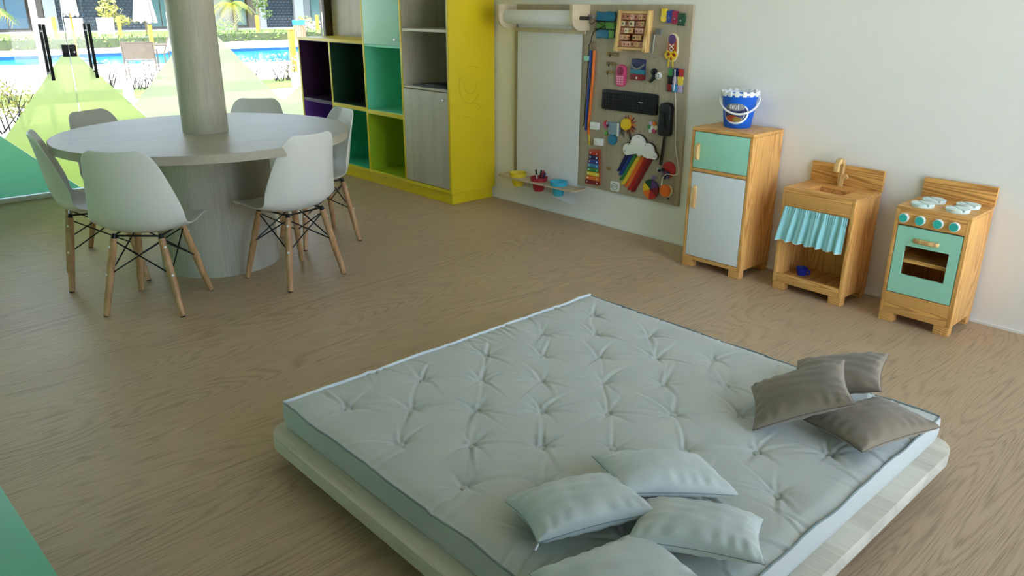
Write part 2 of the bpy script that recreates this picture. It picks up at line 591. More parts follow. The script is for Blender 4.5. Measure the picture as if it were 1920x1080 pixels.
lk = MB().box(1.70, 1.748, YG - 0.03, YG - 0.006, 1.05, 1.14).build('lock', 'black', door, bevel=0.006)
MB().box(1.752, 1.80, YG - 0.03, YG - 0.006, 1.05, 1.14).build('lock_strike', 'black', lk, bevel=0.006)
MB().lathe([(0.0, -0.034), (0.006, -0.034), (0.006, -0.028)], 12, (1.782, YG, 1.085), 'y').build('keyhole', 'steel', lk)
MB().box(1.748, 1.752, YG - 0.003, YG + 0.003, 0.035, 1.845).build('door_seal', 'alu', door)

# ------------------------------------------------------------------ building column that passes through the round table
TC = Vector((1.750, 4.430, 0))
struct(MB().lathe([(0.122, 0.7662), (0.122, ZC)], 48, (TC.x, TC.y, 0)).build('column_1', 'ash_z', smooth=True))

# ------------------------------------------------------------------ round table
t = thing('round_table', TC, 'large round pale wood table built around the laminate-clad column', 'table')
R = 0.784
top = MB().lathe([(R - 0.003, 0.721), (R, 0.724), (R, 0.763), (R - 0.003, 0.766)], 128, TC).build('table_top', 'ash_x', t, smooth=True)
MB().lathe([(R + 0.0006, 0.7225), (R + 0.0006, 0.7645)], 128, TC).build('edge_band', 'ash_x', top, smooth=True)
# (edge band is an open ring: drop its caps)
me = top.children[0].data
bm = bmesh.new(); bm.from_mesh(me)
bmesh.ops.delete(bm, geom=[f for f in bm.faces if len(f.verts) > 4], context='FACES_ONLY')
bm.to_mesh(me); bm.free()
MB().lathe([(0.327, 0.0), (0.327, 0.7208)], 96, TC).build('pedestal', 'ash_z', t, smooth=True)


# ------------------------------------------------------------------ moulded chair with dowel legs
def make_chair():
    root = thing('dining_chair', (0, 0, 0), 'x', 'chair', 'white shell chairs around the round table')
    # centre line of the shell: (forward, height, half width, curl of the sides)
    prof = [(0.240, 0.406, 0.150, 0.000), (0.236, 0.416, 0.186, 0.004), (0.218, 0.424, 0.208, 0.012), (0.175, 0.424, 0.224, 0.022), (0.11, 0.416, 0.234, 0.032), (0.04, 0.406, 0.238, 0.036),
            (-0.03, 0.399, 0.238, 0.040), (-0.085, 0.400, 0.237, 0.050), (-0.130, 0.411, 0.236, 0.064), (-0.165, 0.437, 0.234, 0.080), (-0.187, 0.476, 0.231, 0.090), (-0.201, 0.527, 0.225, 0.092),
            (-0.211, 0.586, 0.213, 0.084), (-0.220, 0.648, 0.199, 0.072), (-0.229, 0.705, 0.185, 0.058), (-0.237, 0.752, 0.172, 0.045), (-0.244, 0.788, 0.155, 0.034), (-0.248, 0.808, 0.134, 0.027), (-0.2505, 0.819, 0.104, 0.021)]
    n = len(prof)
    mb = MB()
    nu = 16
    vs_ = []
    for i, (fx, z, hw, cu) in enumerate(prof):
        a, b = prof[max(0, i - 1)], prof[min(n - 1, i + 1)]
        tx, tz = b[0] - a[0], b[1] - a[1]
        L = math.hypot(tx, tz)
        nx, nz = tz / L, -tx / L          # towards the sitter
        for k in range(nu + 1):
            uu = -1 + 2 * k / nu
            c = cu * abs(uu) ** 2.4
            vs_.append((fx + nx * c, uu * hw, z + nz * c))
    w = nu + 1
    mb.add(vs_, [(i * w + k, i * w + k + 1, (i + 1) * w + k + 1, (i + 1) * w + k) for i in range(n - 1) for k in range(nu)])
    sh = mb.build('seat_shell', 'shell', root, local=True, smooth=True, ang=180, solid=0.008, subsurf=2)
    tops, feet = [], []
    for sx, sy in ((1, 1), (1, -1), (-1, -1), (-1, 1)):
        a = Vector((0.125 * sx - 0.005, 0.115 * sy, 0.382))
        b = Vector((0.187 * sx, 0.187 * sy, 0.004))
        tops.append(a)
        feet.append(b)
        leg = MB().tube([a, a.lerp(b, 0.5), b], [0.0165, 0.0185, 0.0145], 14).build('leg', 'beech', root, local=True, smooth=True)
        MB().lathe([(0.013, 0.0), (0.0135, 0.006)], 12, (b.x, b.y, 0)).build('foot_pad', 'black', leg, local=True, smooth=True)
        dn = (b - a).normalized()
        MB().tube([a - dn * 0.022, a + dn * 0.014], [0.009, 0.0168], 12).build('leg_bracket', 'blackmetal', leg, local=True, smooth=True)
        out = Vector((sx, sy, 0)).normalized()
        for fr in (0.10, 0.46):
            p = a.lerp(b, fr) + out * 0.0165
            MB().tube([p, p + out * 0.0035], 0.006, 12).build('bolt', 'white', leg, local=True, smooth=True)
    for i in range(4):
        j = (i + 1) % 4
        for (p, q) in ((i, j), (j, i)):
            A = tops[p].lerp(feet[p], 0.03)
            B = tops[q].lerp(feet[q], 0.46)
            MB().tube([A, B], 0.0036, 8).build('brace_rod', 'blackmetal', root, local=True, smooth=True)
    # the black frame under the seat
    fr = MB()
    for i in range(4):
        fr.tube([tops[i] + Vector((0, 0, 0.012)), tops[(i + 1) % 4] + Vector((0, 0, 0.012))], 0.005, 8)
    fr.build('seat_frame', 'blackmetal', root, local=True, smooth=True)
    return root


chair = make_chair()
spots = [((1.220, 3.960), 47, 'white shell chair with its back to the camera, front left of the round table'),
         ((1.154, 4.576), -13, 'white shell chair seen from the side at the left edge of the round table'),
         ((1.939, 3.879), 100, 'white shell chair on beech legs in front of the table, facing away beside the pedestal'),
         ((2.415, 4.440), 175, 'white shell chair between the round table and the yellow shelves'),
         ((1.500, 5.150), -64, 'shell chair behind the round table in front of the lime green window film'),
         ((2.335, 5.110), -128, 'shell chair behind the round table, its rim showing right of the column')]
for i, ((x, y), a, lab) in enumerate(spots):
    o = chair if i == 0 else copy_tree(chair)
    o.location = (x, y, 0)
    o.rotation_euler = (0, 0, math.radians(a))
    o['label'] = lab

# ------------------------------------------------------------------ shelf units by the right wall
XF, XB = 3.60, XW - 0.014
PT = 0.022


def cell(parent, y0, y1, z0, z1, mat, depth=XB - 0.012, inset=0.004, name='cell_lining'):
    """a coloured lining: back, two sides, floor and roof"""
    th = 0.004
    mb = MB()
    x0, x1 = XF + inset, depth
    mb.box(x1 - th, x1, y0, y1, z0, z1)
    mb.box(x0, x1 - th, y0, y0 + th, z0, z1)
    mb.box(x0, x1 - th, y1 - th, y1, z0, z1)
    mb.box(x0, x1 - th, y0 + th, y1 - th, z0, z0 + th)
    mb.box(x0, x1 - th, y0 + th, y1 - th, z1 - th, z1)
    return mb.build(name, mat, parent)


Y0, Y1, Y2, Y3, Y4 = 4.552, 5.137, 5.66, 6.20, 6.745
low = thing('low_shelf_unit', (3.82, 6.2, 0), 'low yellow shelf unit with plum, green and teal cubbies beside the window', 'shelf unit')
MB().box(XF + 0.03, XB, Y2 + 0.011, Y4 - 0.03, 0.0, 0.09).build('plinth', 'yellow', low, bevel=0.002)
MB().box(XF, XB, Y2 + 0.011, Y4, 0.09, 0.115).build('bottom_panel', 'yellow', low, bevel=0.0015)
MB().box(XF, XB, Y2 + 0.011, Y4, 1.135, 1.16).build('top_panel', 'yellow', low, bevel=0.0015)
MB().box(XF, XB, Y4 - PT, Y4, 0.115, 1.135).build('side_panel', 'yellow', low, bevel=0.0015)
MB().box(XF, XB, Y3 - 0.011, Y3 + 0.011, 0.115, 1.135).build('divider', 'yellow', low, bevel=0.0015)
MB().box(XF, XB, Y2 + 0.011, Y3 - 0.011, 0.598, 0.63).build('shelf', 'yellow', low, bevel=0.0015)
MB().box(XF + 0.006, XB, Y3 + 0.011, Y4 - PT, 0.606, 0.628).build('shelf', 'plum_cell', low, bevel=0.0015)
MB().box(XB - 0.008, XB, Y2 + 0.011, Y4 - PT, 0.115, 1.135).build('back_panel', 'yellow', low)
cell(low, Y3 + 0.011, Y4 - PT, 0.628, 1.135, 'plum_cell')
cell(low, Y3 + 0.011, Y4 - PT, 0.115, 0.606, 'purple_cell')
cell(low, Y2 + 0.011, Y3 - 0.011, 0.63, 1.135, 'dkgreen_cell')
cell(low, Y2 + 0.011, Y3 - 0.011, 0.115, 0.598, 'teal_cell')

tall = thing('tall_shelf_unit', (3.82, 5.1, 0), 'tall yellow cabinet with mint door, wood door and open cubbies', 'cabinet')
ZT = 2.15
MB().box(XF + 0.03, XB, Y0 + 0.03, Y2 + 0.0105, 0.0, 0.09).build('plinth', 'yellow', tall, bevel=0.002)
MB().box(XF, XB, Y0, Y2 + 0.0105, 0.09, 0.115).build('bottom_panel', 'yellow', tall, bevel=0.0015)
MB().box(XF, XB, Y0, Y2 + 0.0105, ZT - 0.025, ZT).build('top_panel', 'yellow', tall, bevel=0.0015)
sp = MB().box(XF, XB, Y0, Y0 + PT, 0.115, ZT - 0.025).build('side_panel', 'yellow', tall, bevel=0.0015)
MB().box(XF, XB, Y2 - 0.0115, Y2 + 0.0105, 0.115, ZT - 0.025).build('side_panel', 'yellow', tall, bevel=0.0015)
MB().box(XF, XB, Y1 - 0.011, Y1 + 0.011, 0.115, ZT - 0.025).build('divider', 'yellow', tall, bevel=0.0015)
MB().box(XF, XB, Y1 + 0.011, Y2 - 0.0115, 0.590, 0.622).build('shelf', 'yellow', tall, bevel=0.0015)
MB().box(XB - 0.008, XB, Y0 + PT, Y2 - 0.0115, 0.115, ZT - 0.025).build('back_panel', 'yellow', tall)
cell(tall, Y1 + 0.011, Y2 - 0.0115, 0.115, 0.590, 'lime_cell')
cell(tall, Y1 + 0.011, Y2 - 0.0115, 0.622, 1.125, 'mint_cell')
MB().box(XF + 0.004, XB - 0.008, Y1 + 0.011, Y2 - 0.0115, 1.125, 1.137).build('shelf', 'mint_cell', tall)
dm = MB().box(XF - 0.001, XF + 0.017, Y1 + 0.014, Y2 - 0.0145, 1.139, 1.74).build('door', 'mint', tall, bevel=0.0015)
MB().lathe([(0.0, -0.024), (0.009, -0.022), (0.011, -0.016), (0.006, -0.010), (0.006, 0.0)], 16, (XF - 0.001, Y1 + 0.048, 1.185), 'x').build('knob', 'steel', dm, smooth=True)
cell(tall, Y0 + PT, Y1 - 0.011, 0.852, ZT - 0.025, 'ash_z')
MB().box(XF + 0.006, XB - 0.016, Y0 + PT, Y1 - 0.011, 0.838, 0.852).build('shelf', 'ash_y', tall, bevel=0.001)
MB().box(XF + 0.010, XB - 0.016, Y0 + PT + 0.004, Y1 - 0.015, 1.252, 1.272).build('shelf', 'ash_y', tall, bevel=0.001)
MB().box(XF + 0.010, XB - 0.016, Y0 + PT + 0.004, Y1 - 0.015, 1.68, 1.70).build('shelf', 'ash_y', tall, bevel=0.001)
dw = MB().box(XF - 0.001, XF + 0.017, Y0 + PT + 0.003, Y1 - 0.014, 0.121, 0.832).build('door', 'ash_z', tall, bevel=0.0015)
MB().lathe([(0.0, -0.022), (0.009, -0.020), (0.011, -0.014), (0.006, -0.009), (0.006, 0.0)], 16, (XF - 0.001, Y0 + 0.062, 0.780), 'x').build('knob', 'steel', dw, smooth=True)
# faint pencil doodle on the yellow side
doodle = MB()


def arc(cx, cz, rx, rz, a0, a1, n=18):
    return [(cx + rx * math.cos(math.radians(a0 + (a1 - a0) * i / n)), Y0 - 0.0002, cz + rz * math.sin(math.radians(a0 + (a1 - a0) * i / n))) for i in range(n + 1)]


for p in (arc(3.79, 0.88, 0.10, 0.13, 150, 330), arc(3.80, 0.885, 0.058, 0.065, 160, 380), arc(3.80, 0.985, 0.09, 0.03, 20, 110), arc(3.82, 0.70, 0.075, 0.05, 10, 90), arc(3.76, 0.60, 0.06, 0.055, -20, 130)):
    doodle.tube(p, 0.0009, 5)
M['pencil'] = plain('pencil_line', S(150, 132, 20), 0.6)
doodle.build('pencil_doodle', 'pencil', sp)
f = MB().box(3.63, 3.84, 4.62, 5.04, 0.8565, 0.8665).box(3.66, 3.82, 4.66, 4.98, 0.8665, 0.8725)
tag(f.build('folder', 'black', org=(3.73, 4.83, 0.8565), bevel=0.002), 'flat black folder lying on the wood shelf of the tall cabinet', 'folder')

# ------------------------------------------------------------------ busy board with paper roll
XBD = 4.030
bd = MB().box(XBD, XW - 0.001, 2.807, 4.325, 0.250, 1.446)
tag(bd.build('busy_board', 'board', org=(XW, 3.55, 0.25), bevel=0.002), 'large taupe wooden activity board fixed to the white wall', 'board')

hold = thing('paper_roll_holder', (XBD, 3.95, 1.28), 'wooden wall holder with a roll of white drawing paper hanging down', 'paper holder')
XO = 3.858


def bracket(y):
    rad = 0.075
    poly = [(XBD - 0.0005, 1.446), (XO, 1.446)]
    for i in range(9):
        a = PI + i / 8 * PI / 2
        poly.append((XO + rad + rad * math.cos(a), 1.285 + rad + rad * math.sin(a)))
    poly.append((XBD - 0.0005, 1.285))
    return MB().prism(poly, 'y', y, y + 0.026)


M['bracket_wood'] = wood('bracket_wood', S(176, 160, 132), S(214, 200, 172), 'x', 8, 16, along=0.1, amount=0.35, rough=0.5, fine_amt=0.3)
bracket(3.600).build('bracket', 'bracket_wood', hold, bevel=0.002)
bracket(4.300).build('bracket', 'bracket_wood', hold, bevel=0.002)
RX, RZ = 3.935, 1.362
MB().tube([(RX, 3.535, RZ), (RX, 4.325, RZ)], 0.013, 16).build('rod', 'darkframe', hold, smooth=True)
rollo = MB().lathe([(0.015, 3.632), (0.045, 3.632), (0.047, 3.636), (0.047, 4.294), (0.045, 4.298), (0.015, 4.298)], 40, (RX, 0, RZ), 'y').build('paper_roll', 'paper', hold, smooth=True)


def sheetfn(a, b):
    # a across, b down: from behind the roll, down the board and past the tray
    y = 4.285 - a * 0.625
    z = 1.352 * (1 - b) + 0.135 * b
    x = XBD - 0.004 - 0.003 * abs(math.sin(7 * b + 4 * a)) * (0.1 + b)
    if b > 0.92:
        k_ = (b - 0.92) / 0.08
        x -= 0.030 * k_ * k_
        z += (0.02 * math.sin(a * 5) + 0.06 * max(0, 0.35 - a)) * k_
    return (x, y, z)


MB().box(XBD - 0.020, XBD - 0.008, 3.627, 4.299, 1.262, 1.290).build('tear_bar', 'bracket_wood', hold, bevel=0.002)
MB().grid(sheetfn, 20, 70).build('paper_sheet', 'paper', hold, smooth=True, ang=180)

# tray with three holes
TZ0, TZ1 = 0.228, 0.240
cups = [(4.185, 'yellow'), (3.965, 'red'), (3.765, 'blue')]
XT0, XT1 = 3.878, XBD - 0.024
cxm = (XT0 + XT1) / 2
tray = MB()
segs = [3.590] + [(cups[i][0] + cups[i + 1][0]) / 2 for i in (1, 0)][::1] + [4.330]
segs = [3.60, 3.865, 4.075, 4.320]
for i, cy in enumerate((3.765, 3.965, 4.185)):
    ya, yb = segs[i], segs[i + 1]
    N = 40
    hr = 0.0545
    outer, inner = [], []
    for k in range(N):
        a = 2 * PI * k / N
        ca, sa = math.cos(a), math.sin(a)
        tt = min([((XT1 if ca > 0 else XT0) - cxm) / ca if abs(ca) > 1e-6 else 9, ((yb if sa > 0 else ya) - cy) / sa if abs(sa) > 1e-6 else 9])
        outer.append((cxm + ca * tt, cy + sa * tt))
        inner.append((cxm + ca * hr, cy + sa * hr))
    vs_ = [(p[0], p[1], z) for z in (TZ0, TZ1) for ring in (outer, inner) for p in ring]
    fs_ = []
    for k in range(N):
        j = (k + 1) % N
        fs_ += [(k, j, N + j, N + k), (2 * N + k, 3 * N + k, 3 * N + j, 2 * N + j), (N + k, N + j, 3 * N + j, 3 * N + k), (k, 2 * N + k, 2 * N + j, j)]
    tray.add(vs_, fs_)
for sgn, ye in ((1, 4.320), (-1, 3.60)):
    wd = (XT1 - XT0) / 2
    pts = [(XT1, ye), (XT1, ye + sgn * 0.03)] + [(cxm + wd * math.cos(a) * (1 if math.cos(a) < 0 else 1), ye + sgn * 0.03 * math.sin(a) + 0) for a in [PI / 2 + i / 8 * PI / 2 for i in range(9)]]
    pts = [(XT1, ye), (XT1, ye + sgn * 0.035), (cxm, ye + sgn * 0.035)] + [(XT0 + 0.05 - 0.05 * math.sin(i / 6 * PI / 2), ye + sgn * (0.035 * math.cos(i / 6 * PI / 2))) for i in range(7)]
    tray.prism(pts, 'z', TZ0, TZ1)
M['tray_wood'] = wood('tray_wood', S(168, 150, 124), S(206, 190, 164), 'y', 8, 16, along=0.1, amount=0.35, rough=0.5, fine_amt=0.3)
tr = thing('cup_tray', (XBD, 3.95, TZ0), 'narrow wooden tray with three cup holes under the drawing paper', 'tray')
tray.build('tray_board', 'tray_wood', tr)
MB().box(XT1 + 0.0005, XBD, 3.588, 3.612, TZ0 + 0.001, TZ1 - 0.001).build('mounting_block', 'tray_wood', tr)
MB().box(XT1 + 0.0005, XBD, 4.300, 4.330, TZ0 + 0.001, TZ1 - 0.001).build('mounting_block', 'tray_wood', tr)


def cup(y, mat, label):
    prof = [(0.0, 0.168), (0.034, 0.168), (0.037, 0.172), (0.0515, 0.236), (0.0605, 0.2412), (0.0600, 0.246), (0.0605, 0.264), (0.0645, 0.266), (0.0645, 0.270), (0.058, 0.270), (0.054, 0.262), (0.034, 0.175), (0.0, 0.174)]
    return tag(MB().lathe(prof, 36, (cxm, y, 0)).build('plastic_cup', mat, org=(cxm, y, 0.168), smooth=True), label, 'cup', 'coloured cups in the tray')


cup(4.185, 'cup_yellow', 'yellow plastic cup sitting in the tray under the paper')
cup(3.965, 'red_plastic', 'dark red plastic cup holding marker pens')
cup(3.765, 'cup_blue', 'light blue plastic cup sitting in the tray')
pens = [('black', (0.012, 0.02), (-0.2, 0.35), 'upright black marker pen with white cap in the red cup'), ('crimson', (-0.015, -0.01), (0.15, -0.75), 'crimson marker pen leaning in the red cup'),
        ('dark_green', (0.0, 0.0), (0.3, -0.25), 'dark green marker pen in the middle of the red cup'), ('red_plastic', (0.018, -0.018), (0.1, -0.5), 'red marker pen leaning in the red cup'),
        ('navy', (-0.005, -0.03), (-0.1, -1.05), 'navy marker pen tipping over the edge of the red cup')]
for mt, (dx, dy), (lx, ly), lab in pens:
    p0 = Vector((cxm + dx * 0.5, 3.965 + dy * 0.5, 0.185))
    dr = Vector((lx * 0.28, ly * 0.42, 1)).normalized()
    pn = thing('marker_pen', p0, lab, 'pen', 'marker pens in the red cup')
    MB().tube([p0, p0 + dr * 0.098], 0.006, 10).build('barrel', 'white' if mt == 'black' else mt, pn, smooth=True)
    MB().tube([p0 + dr * 0.098, p0 + dr * 0.136], 0.0068, 10).build('cap', mt if mt != 'black' else 'black', pn, smooth=True)

# ------------------------------------------------------------------ toys fixed to the busy board
def q(y, z):
    return (y * 1.006, 1.45 + (z - 1.45) * 1.006)


GB = 'toys on the activity board'


def bthing(name, y, z, label, cat):
    Y, Z = q(y, z)
    return thing(name, (XBD, Y, Z), label, cat, GB)


def bp(mb, poly, t0, t1):
    """extrude a (y, z) outline from t0 to t1 in front of the board"""
    return mb.prism([q(*p) for p in poly], 'x', XBD - t1, XBD - t0)


def bbox(y0, y1, z0, z1, t0, t1):
    return bp(MB(), [(y0, z0), (y1, z0), (y1, z1), (y0, z1)], t0, t1)


def bpath(pts, t=0.006):
    return [(XBD - (p[2] if len(p) > 2 else t),) + q(p[0], p[1]) for p in pts]


def rough_poly(cy, cz, hw, hh, jit, n=6, seed=1):
    rn = random.Random(seed)
    out = []
    cs = [(-hw, -hh), (hw, -hh), (hw, hh), (-hw, hh)]
    for i in range(4):
        a, b = cs[i], cs[(i + 1) % 4]
        for k in range(n):
            out.append((cy + a[0] + (b[0] - a[0]) * k / n + rn.uniform(-jit, jit), cz + a[1] + (b[1] - a[1]) * k / n + rn.uniform(-jit, jit)))
    return out


# 1 lacing cloth
t = bthing('lacing_cloth', 3.435, 1.245, 'blue and green cloth laced with black cord, top corner of the board by the paper', 'lacing toy')
bp(MB(), rough_poly(3.437, 1.372, 0.080, 0.030, 0.004, seed=2), 0.0, 0.016).build('cloth_panel', 'felt_blue', t, bevel=0.004)
bp(MB(), rough_poly(3.433, 1.320, 0.082, 0.022, 0.004, seed=3), 0.0, 0.013).build('cloth_panel', 'felt_green', t, bevel=0.004)
bp(MB(), rough_poly(3.463, 1.272, 0.052, 0.027, 0.004, seed=4), 0.0, 0.016).build('cloth_panel', 'felt_blue', t, bevel=0.004)
bp(MB(), rough_poly(3.380, 1.272, 0.030, 0.024, 0.004, seed=5), 0.0, 0.013).build('cloth_panel', 'felt_green', t, bevel=0.004)
for pts in ([(3.345, 1.385), (3.36, 1.345), (3.52, 1.347), (3.44, 1.345), (3.43, 1.300), (3.52, 1.298), (3.36, 1.297), (3.35, 1.25), (3.335, 1.245)],
            [(3.50, 1.34), (3.44, 1.32), (3.53, 1.28), (3.545, 1.25), (3.55, 1.22), (3.56, 1.20)], [(3.36, 1.345), (3.352, 1.30), (3.358, 1.25)], [(3.562, 1.36), (3.565, 1.335), (3.55, 1.325), (3.53, 1.34)]):
    MB().tube(bpath(pts, 0.019), 0.0032, 6).build('lace', 'black', t, smooth=True)
# the wooden pull of the lace
tag(MB().tube(bpath([(3.566, 1.372, 0.03), (3.525, 1.372, 0.03)]), 0.012, 12).build('toggle_peg', 'grey', org=(XBD, 3.57, 1.37), smooth=True), 'grey peg sticking out beside the blue lacing cloth', 'peg', GB)

# 2 block frame
t = bthing('letter_block_frame', 3.19, 1.17, 'wooden frame with five rows of turning picture blocks', 'block frame')
zt, zb = 1.413, 1.172
yl, yr = lambda z: 3.300 + (zt - z) / (zt - zb) * 0.012, lambda z: 3.082 + (zt - z) / (zt - zb) * 0.012
for side in (1, -1):
    yy = 3.307 if side > 0 else 3.083
    MB().prism([(XBD, q(0, zt)[1]), (XBD - 0.035, q(0, zt)[1]), (XBD - 0.070, q(0, zb)[1]), (XBD, q(0, zb)[1])], 'y', q(yy - 0.011, 0)[0], q(yy + 0.011, 0)[0]).build('side_rail', 'handlewood', t, bevel=0.003)
bbox(3.093, 3.297, 1.394, 1.410, 0.002, 0.030).build('rail', 'pale_wood', t, bevel=0.002)
bbox(3.093, 3.297, 1.184, 1.199, 0.002, 0.060).build('rail', 'pale_wood', t, bevel=0.002)
bbox(3.093, 3.297, 1.199, 1.394, 0.001, 0.006).build('backing', 'rust', t)
rn = random.Random(11)
blockm = [colmat('block_tan', S(206, 160, 112)), colmat('block_pink', S(220, 172, 148)), colmat('block_cream', S(232, 214, 182)), colmat('block_rose', S(190, 128, 98))]
for row in range(5):
    zc = 1.375 - row * 0.0395
    dep = 0.030 + row * 0.0055
    MB().tube(bpath([(3.297, zc, dep - 0.012), (3.093, zc, dep - 0.012)]), 0.003, 6).build('axle', 'darkframe', t)
    yy = 3.294
    while yy > 3.115:
        w_ = 0.0325
        if rn.random() < 0.16 and row < 4:
            yy -= 0.02
            continue
        blk = bbox(yy - w_, yy - 0.0015, zc - 0.0155, zc + 0.0155, dep - 0.027, dep).build('block', rn.choice(blockm), t, bevel=0.002)
        cy = yy - w_ / 2
        MB().lathe([(0.0, 0.0), (rn.uniform(0.004, 0.0085), 0.0), (0.003, 0.0012)], 7, (XBD - dep - 0.0012,) + q(cy, zc + rn.uniform(-0.003, 0.003)), 'x').build('picture', rn.choice(['darkframe', 'dark_red', 'dark_green', 'darkframe']), blk)
        yy -= w_
# 3 strap buckles
t = bthing('fabric_strap', 2.915, 1.34, 'row of yellow, blue, red and green fabric straps with snaps, top of the board', 'strap toy')
bbox(2.835, 3.005, 1.350, 1.385, 0.0, 0.004).build('backing', 'dark_green', t)
for cy, cz, w_, h_, mt in ((2.986, 1.388, 0.019, 0.036, 'rain_yellow'), (2.944, 1.380, 0.021, 0.034, 'royal'), (2.906, 1.376, 0.021, 0.036, 'crimson'), (2.862, 1.366, 0.026, 0.035, 'dark_green')):
    s_ = bp(MB(), rough_poly(cy, cz, w_, h_, 0.003, seed=int(cy * 999)), 0.004, 0.016).build('strap', mt, t, bevel=0.003)
    MB().lathe([(0.0, -0.003), (0.0045, -0.002), (0.005, 0.0)], 10, (XBD - 0.016,) + q(cy, cz - 0.006), 'x').build('snap', 'steel', s_)
# 4 hook latch
t = bthing('hook_latch', 3.035, 1.15, 'long chrome hook latch beside the wooden block frame', 'latch')
bbox(2.998, 3.040, 1.277, 1.313, 0.0, 0.018).build('latch_plate', 'grey', t, bevel=0.002)
MB().tube(bpath([(3.05, 1.30, 0.016), (3.062, 1.28, 0.018), (3.066, 1.22, 0.02), (3.064, 1.165, 0.02), (3.050, 1.150, 0.02), (3.012, 1.150, 0.02)]), 0.0048, 8).build('hook_rod', 'steel', t, smooth=True)
MB().tube(bpath([(3.045, 1.275, 0.014), (3.050, 1.165, 0.014)]), 0.004, 8).build('hook_rod', 'steel', t, smooth=True)
# 5 shoe for tying
t = bthing('lacing_shoe', 2.915, 1.13, 'sneaker-shaped lacing card with purple heel and yellow laces', 'lacing toy')
ol = [(2.913 + 0.048 * math.cos(a) * (1 - 0.14 * math.cos(2 * a)), 1.205 + 0.082 * math.sin(a)) for a in [2 * PI * i / 28 for i in range(28)]]
bp(MB(), ol, 0.0, 0.008).build('sole', 'cream', t, bevel=0.002)
bp(MB(), [(2.913 + (p[0] - 2.913) * 0.80, 1.205 + (p[1] - 1.205) * 0.86) for p in ol], 0.008, 0.013).build('upper', 'rust', t, bevel=0.002)
bp(MB(), circ(2.914, 1.255, 0.027, 18), 0.013, 0.016).build('heel', 'violet', t, bevel=0.001)
for pts in ([(2.93, 1.225), (2.897, 1.200), (2.93, 1.178)], [(2.897, 1.225), (2.93, 1.200), (2.897, 1.178)]):
    MB().tube(bpath(pts, 0.016), 0.0026, 6).build('lace', 'white', t)
for s_ in (1, -1):
    MB().tube(bpath([(2.913, 1.175), (2.913 + s_ * 0.025, 1.185), (2.913 + s_ * 0.042, 1.165), (2.913 + s_ * 0.03, 1.145), (2.913, 1.165)], 0.018), 0.0055, 8, closed=True).build('bow_loop', 'sun_yellow', t, smooth=True)
    MB().tube(bpath([(2.913, 1.165), (2.913 + s_ * 0.014, 1.140), (2.913 + s_ * 0.018, 1.095)], 0.014), 0.0035, 6).build('lace_end', 'sun_yellow', t, smooth=True)
# 6 three bolts
for i, (ya, yb, z) in enumerate(((3.428, 3.318, 1.147), (3.425, 3.338, 1.089), (3.422, 3.363, 1.036))):
    t = bthing('door_bolt', (ya + yb) / 2, z, ('longest brass sliding bolt, topmost of three on the board', 'middle brass sliding bolt of three on the board', 'shortest brass sliding bolt, lowest of the three on the board')[i], 'bolt')
    L = ya - yb
    bbox(yb + L * 0.3, ya, z - 0.010, z + 0.010, 0.0, 0.004).build('bolt_plate', 'brass', t, bevel=0.001)
    MB().tube(bpath([(ya - 0.004, z, 0.009), (yb + 0.004, z, 0.009)]), 0.0045, 8).build('bolt_rod', 'steel', t, smooth=True)
    for k in (0.2, 0.55, 0.88):
        bbox(ya - L * k - 0.007, ya - L * k + 0.007, z - 0.009, z + 0.012, 0.003, 0.015).build('bolt_guide', 'brass', t, bevel=0.001)
    MB().tube(bpath([(ya - L * 0.4, z, 0.012), (ya - L * 0.4, z - 0.016, 0.022)]), 0.004, 8).build('bolt_knob', 'darkframe', t, smooth=True)
# 7 toy phone
t = bthing('toy_phone', 3.29, 0.953, 'pink toy mobile phone with keypad and round screen', 'toy phone')
bp(MB(), [q_ for q_ in rrect(3.252, 3.326, 0.953, 1.088, 0.03, 6)], 0.0, 0.022).build('phone_body', 'pink', t, bevel=0.004)
bp(MB(), circ(3.290, 1.050, 0.026, 20), 0.022, 0.025).build('screen', 'dark_pink', t, bevel=0.001)
for i in range(3):
    for j in range(4):
        bbox(3.262 + i * 0.02, 3.276 + i * 0.02, 0.966 + j * 0.0145, 0.976 + j * 0.0145, 0.022, 0.0255).build('key', colmat('key_pink', S(240, 170, 196)) if 'key_pink' not in M else 'key_pink', t, bevel=0.001)
# 8 zip pocket
t = bthing('fabric_pocket', 3.155, 1.005, 'navy and maroon fabric pocket with an open grey zipper', 'pocket')
bp(MB(), rough_poly(3.158, 1.067, 0.054, 0.062, 0.003, seed=21), 0.0, 0.012).build('pocket_body', 'navy', t, bevel=0.003)
bp(MB(), rough_poly(3.156, 1.052, 0.055, 0.013, 0.003, seed=22), 0.012, 0.018).build('pocket_band', 'teal', t, bevel=0.002)
bp(MB(), rough_poly(3.154, 1.022, 0.056, 0.018, 0.004, seed=23), 0.012, 0.020).build('pocket_band', 'dark_red', t, bevel=0.003)
MB().tube(bpath([(3.21, 1.10), (3.195, 1.078), (3.165, 1.068), (3.135, 1.078), (3.108, 1.098)], 0.018), 0.006, 6).build('zipper', 'grey', t)
MB().lathe([(0.0, -0.004), (0.006, -0.003), (0.007, 0.0)], 12, (XBD - 0.020,) + q(3.158, 1.016), 'x').build('snap', 'white', t)
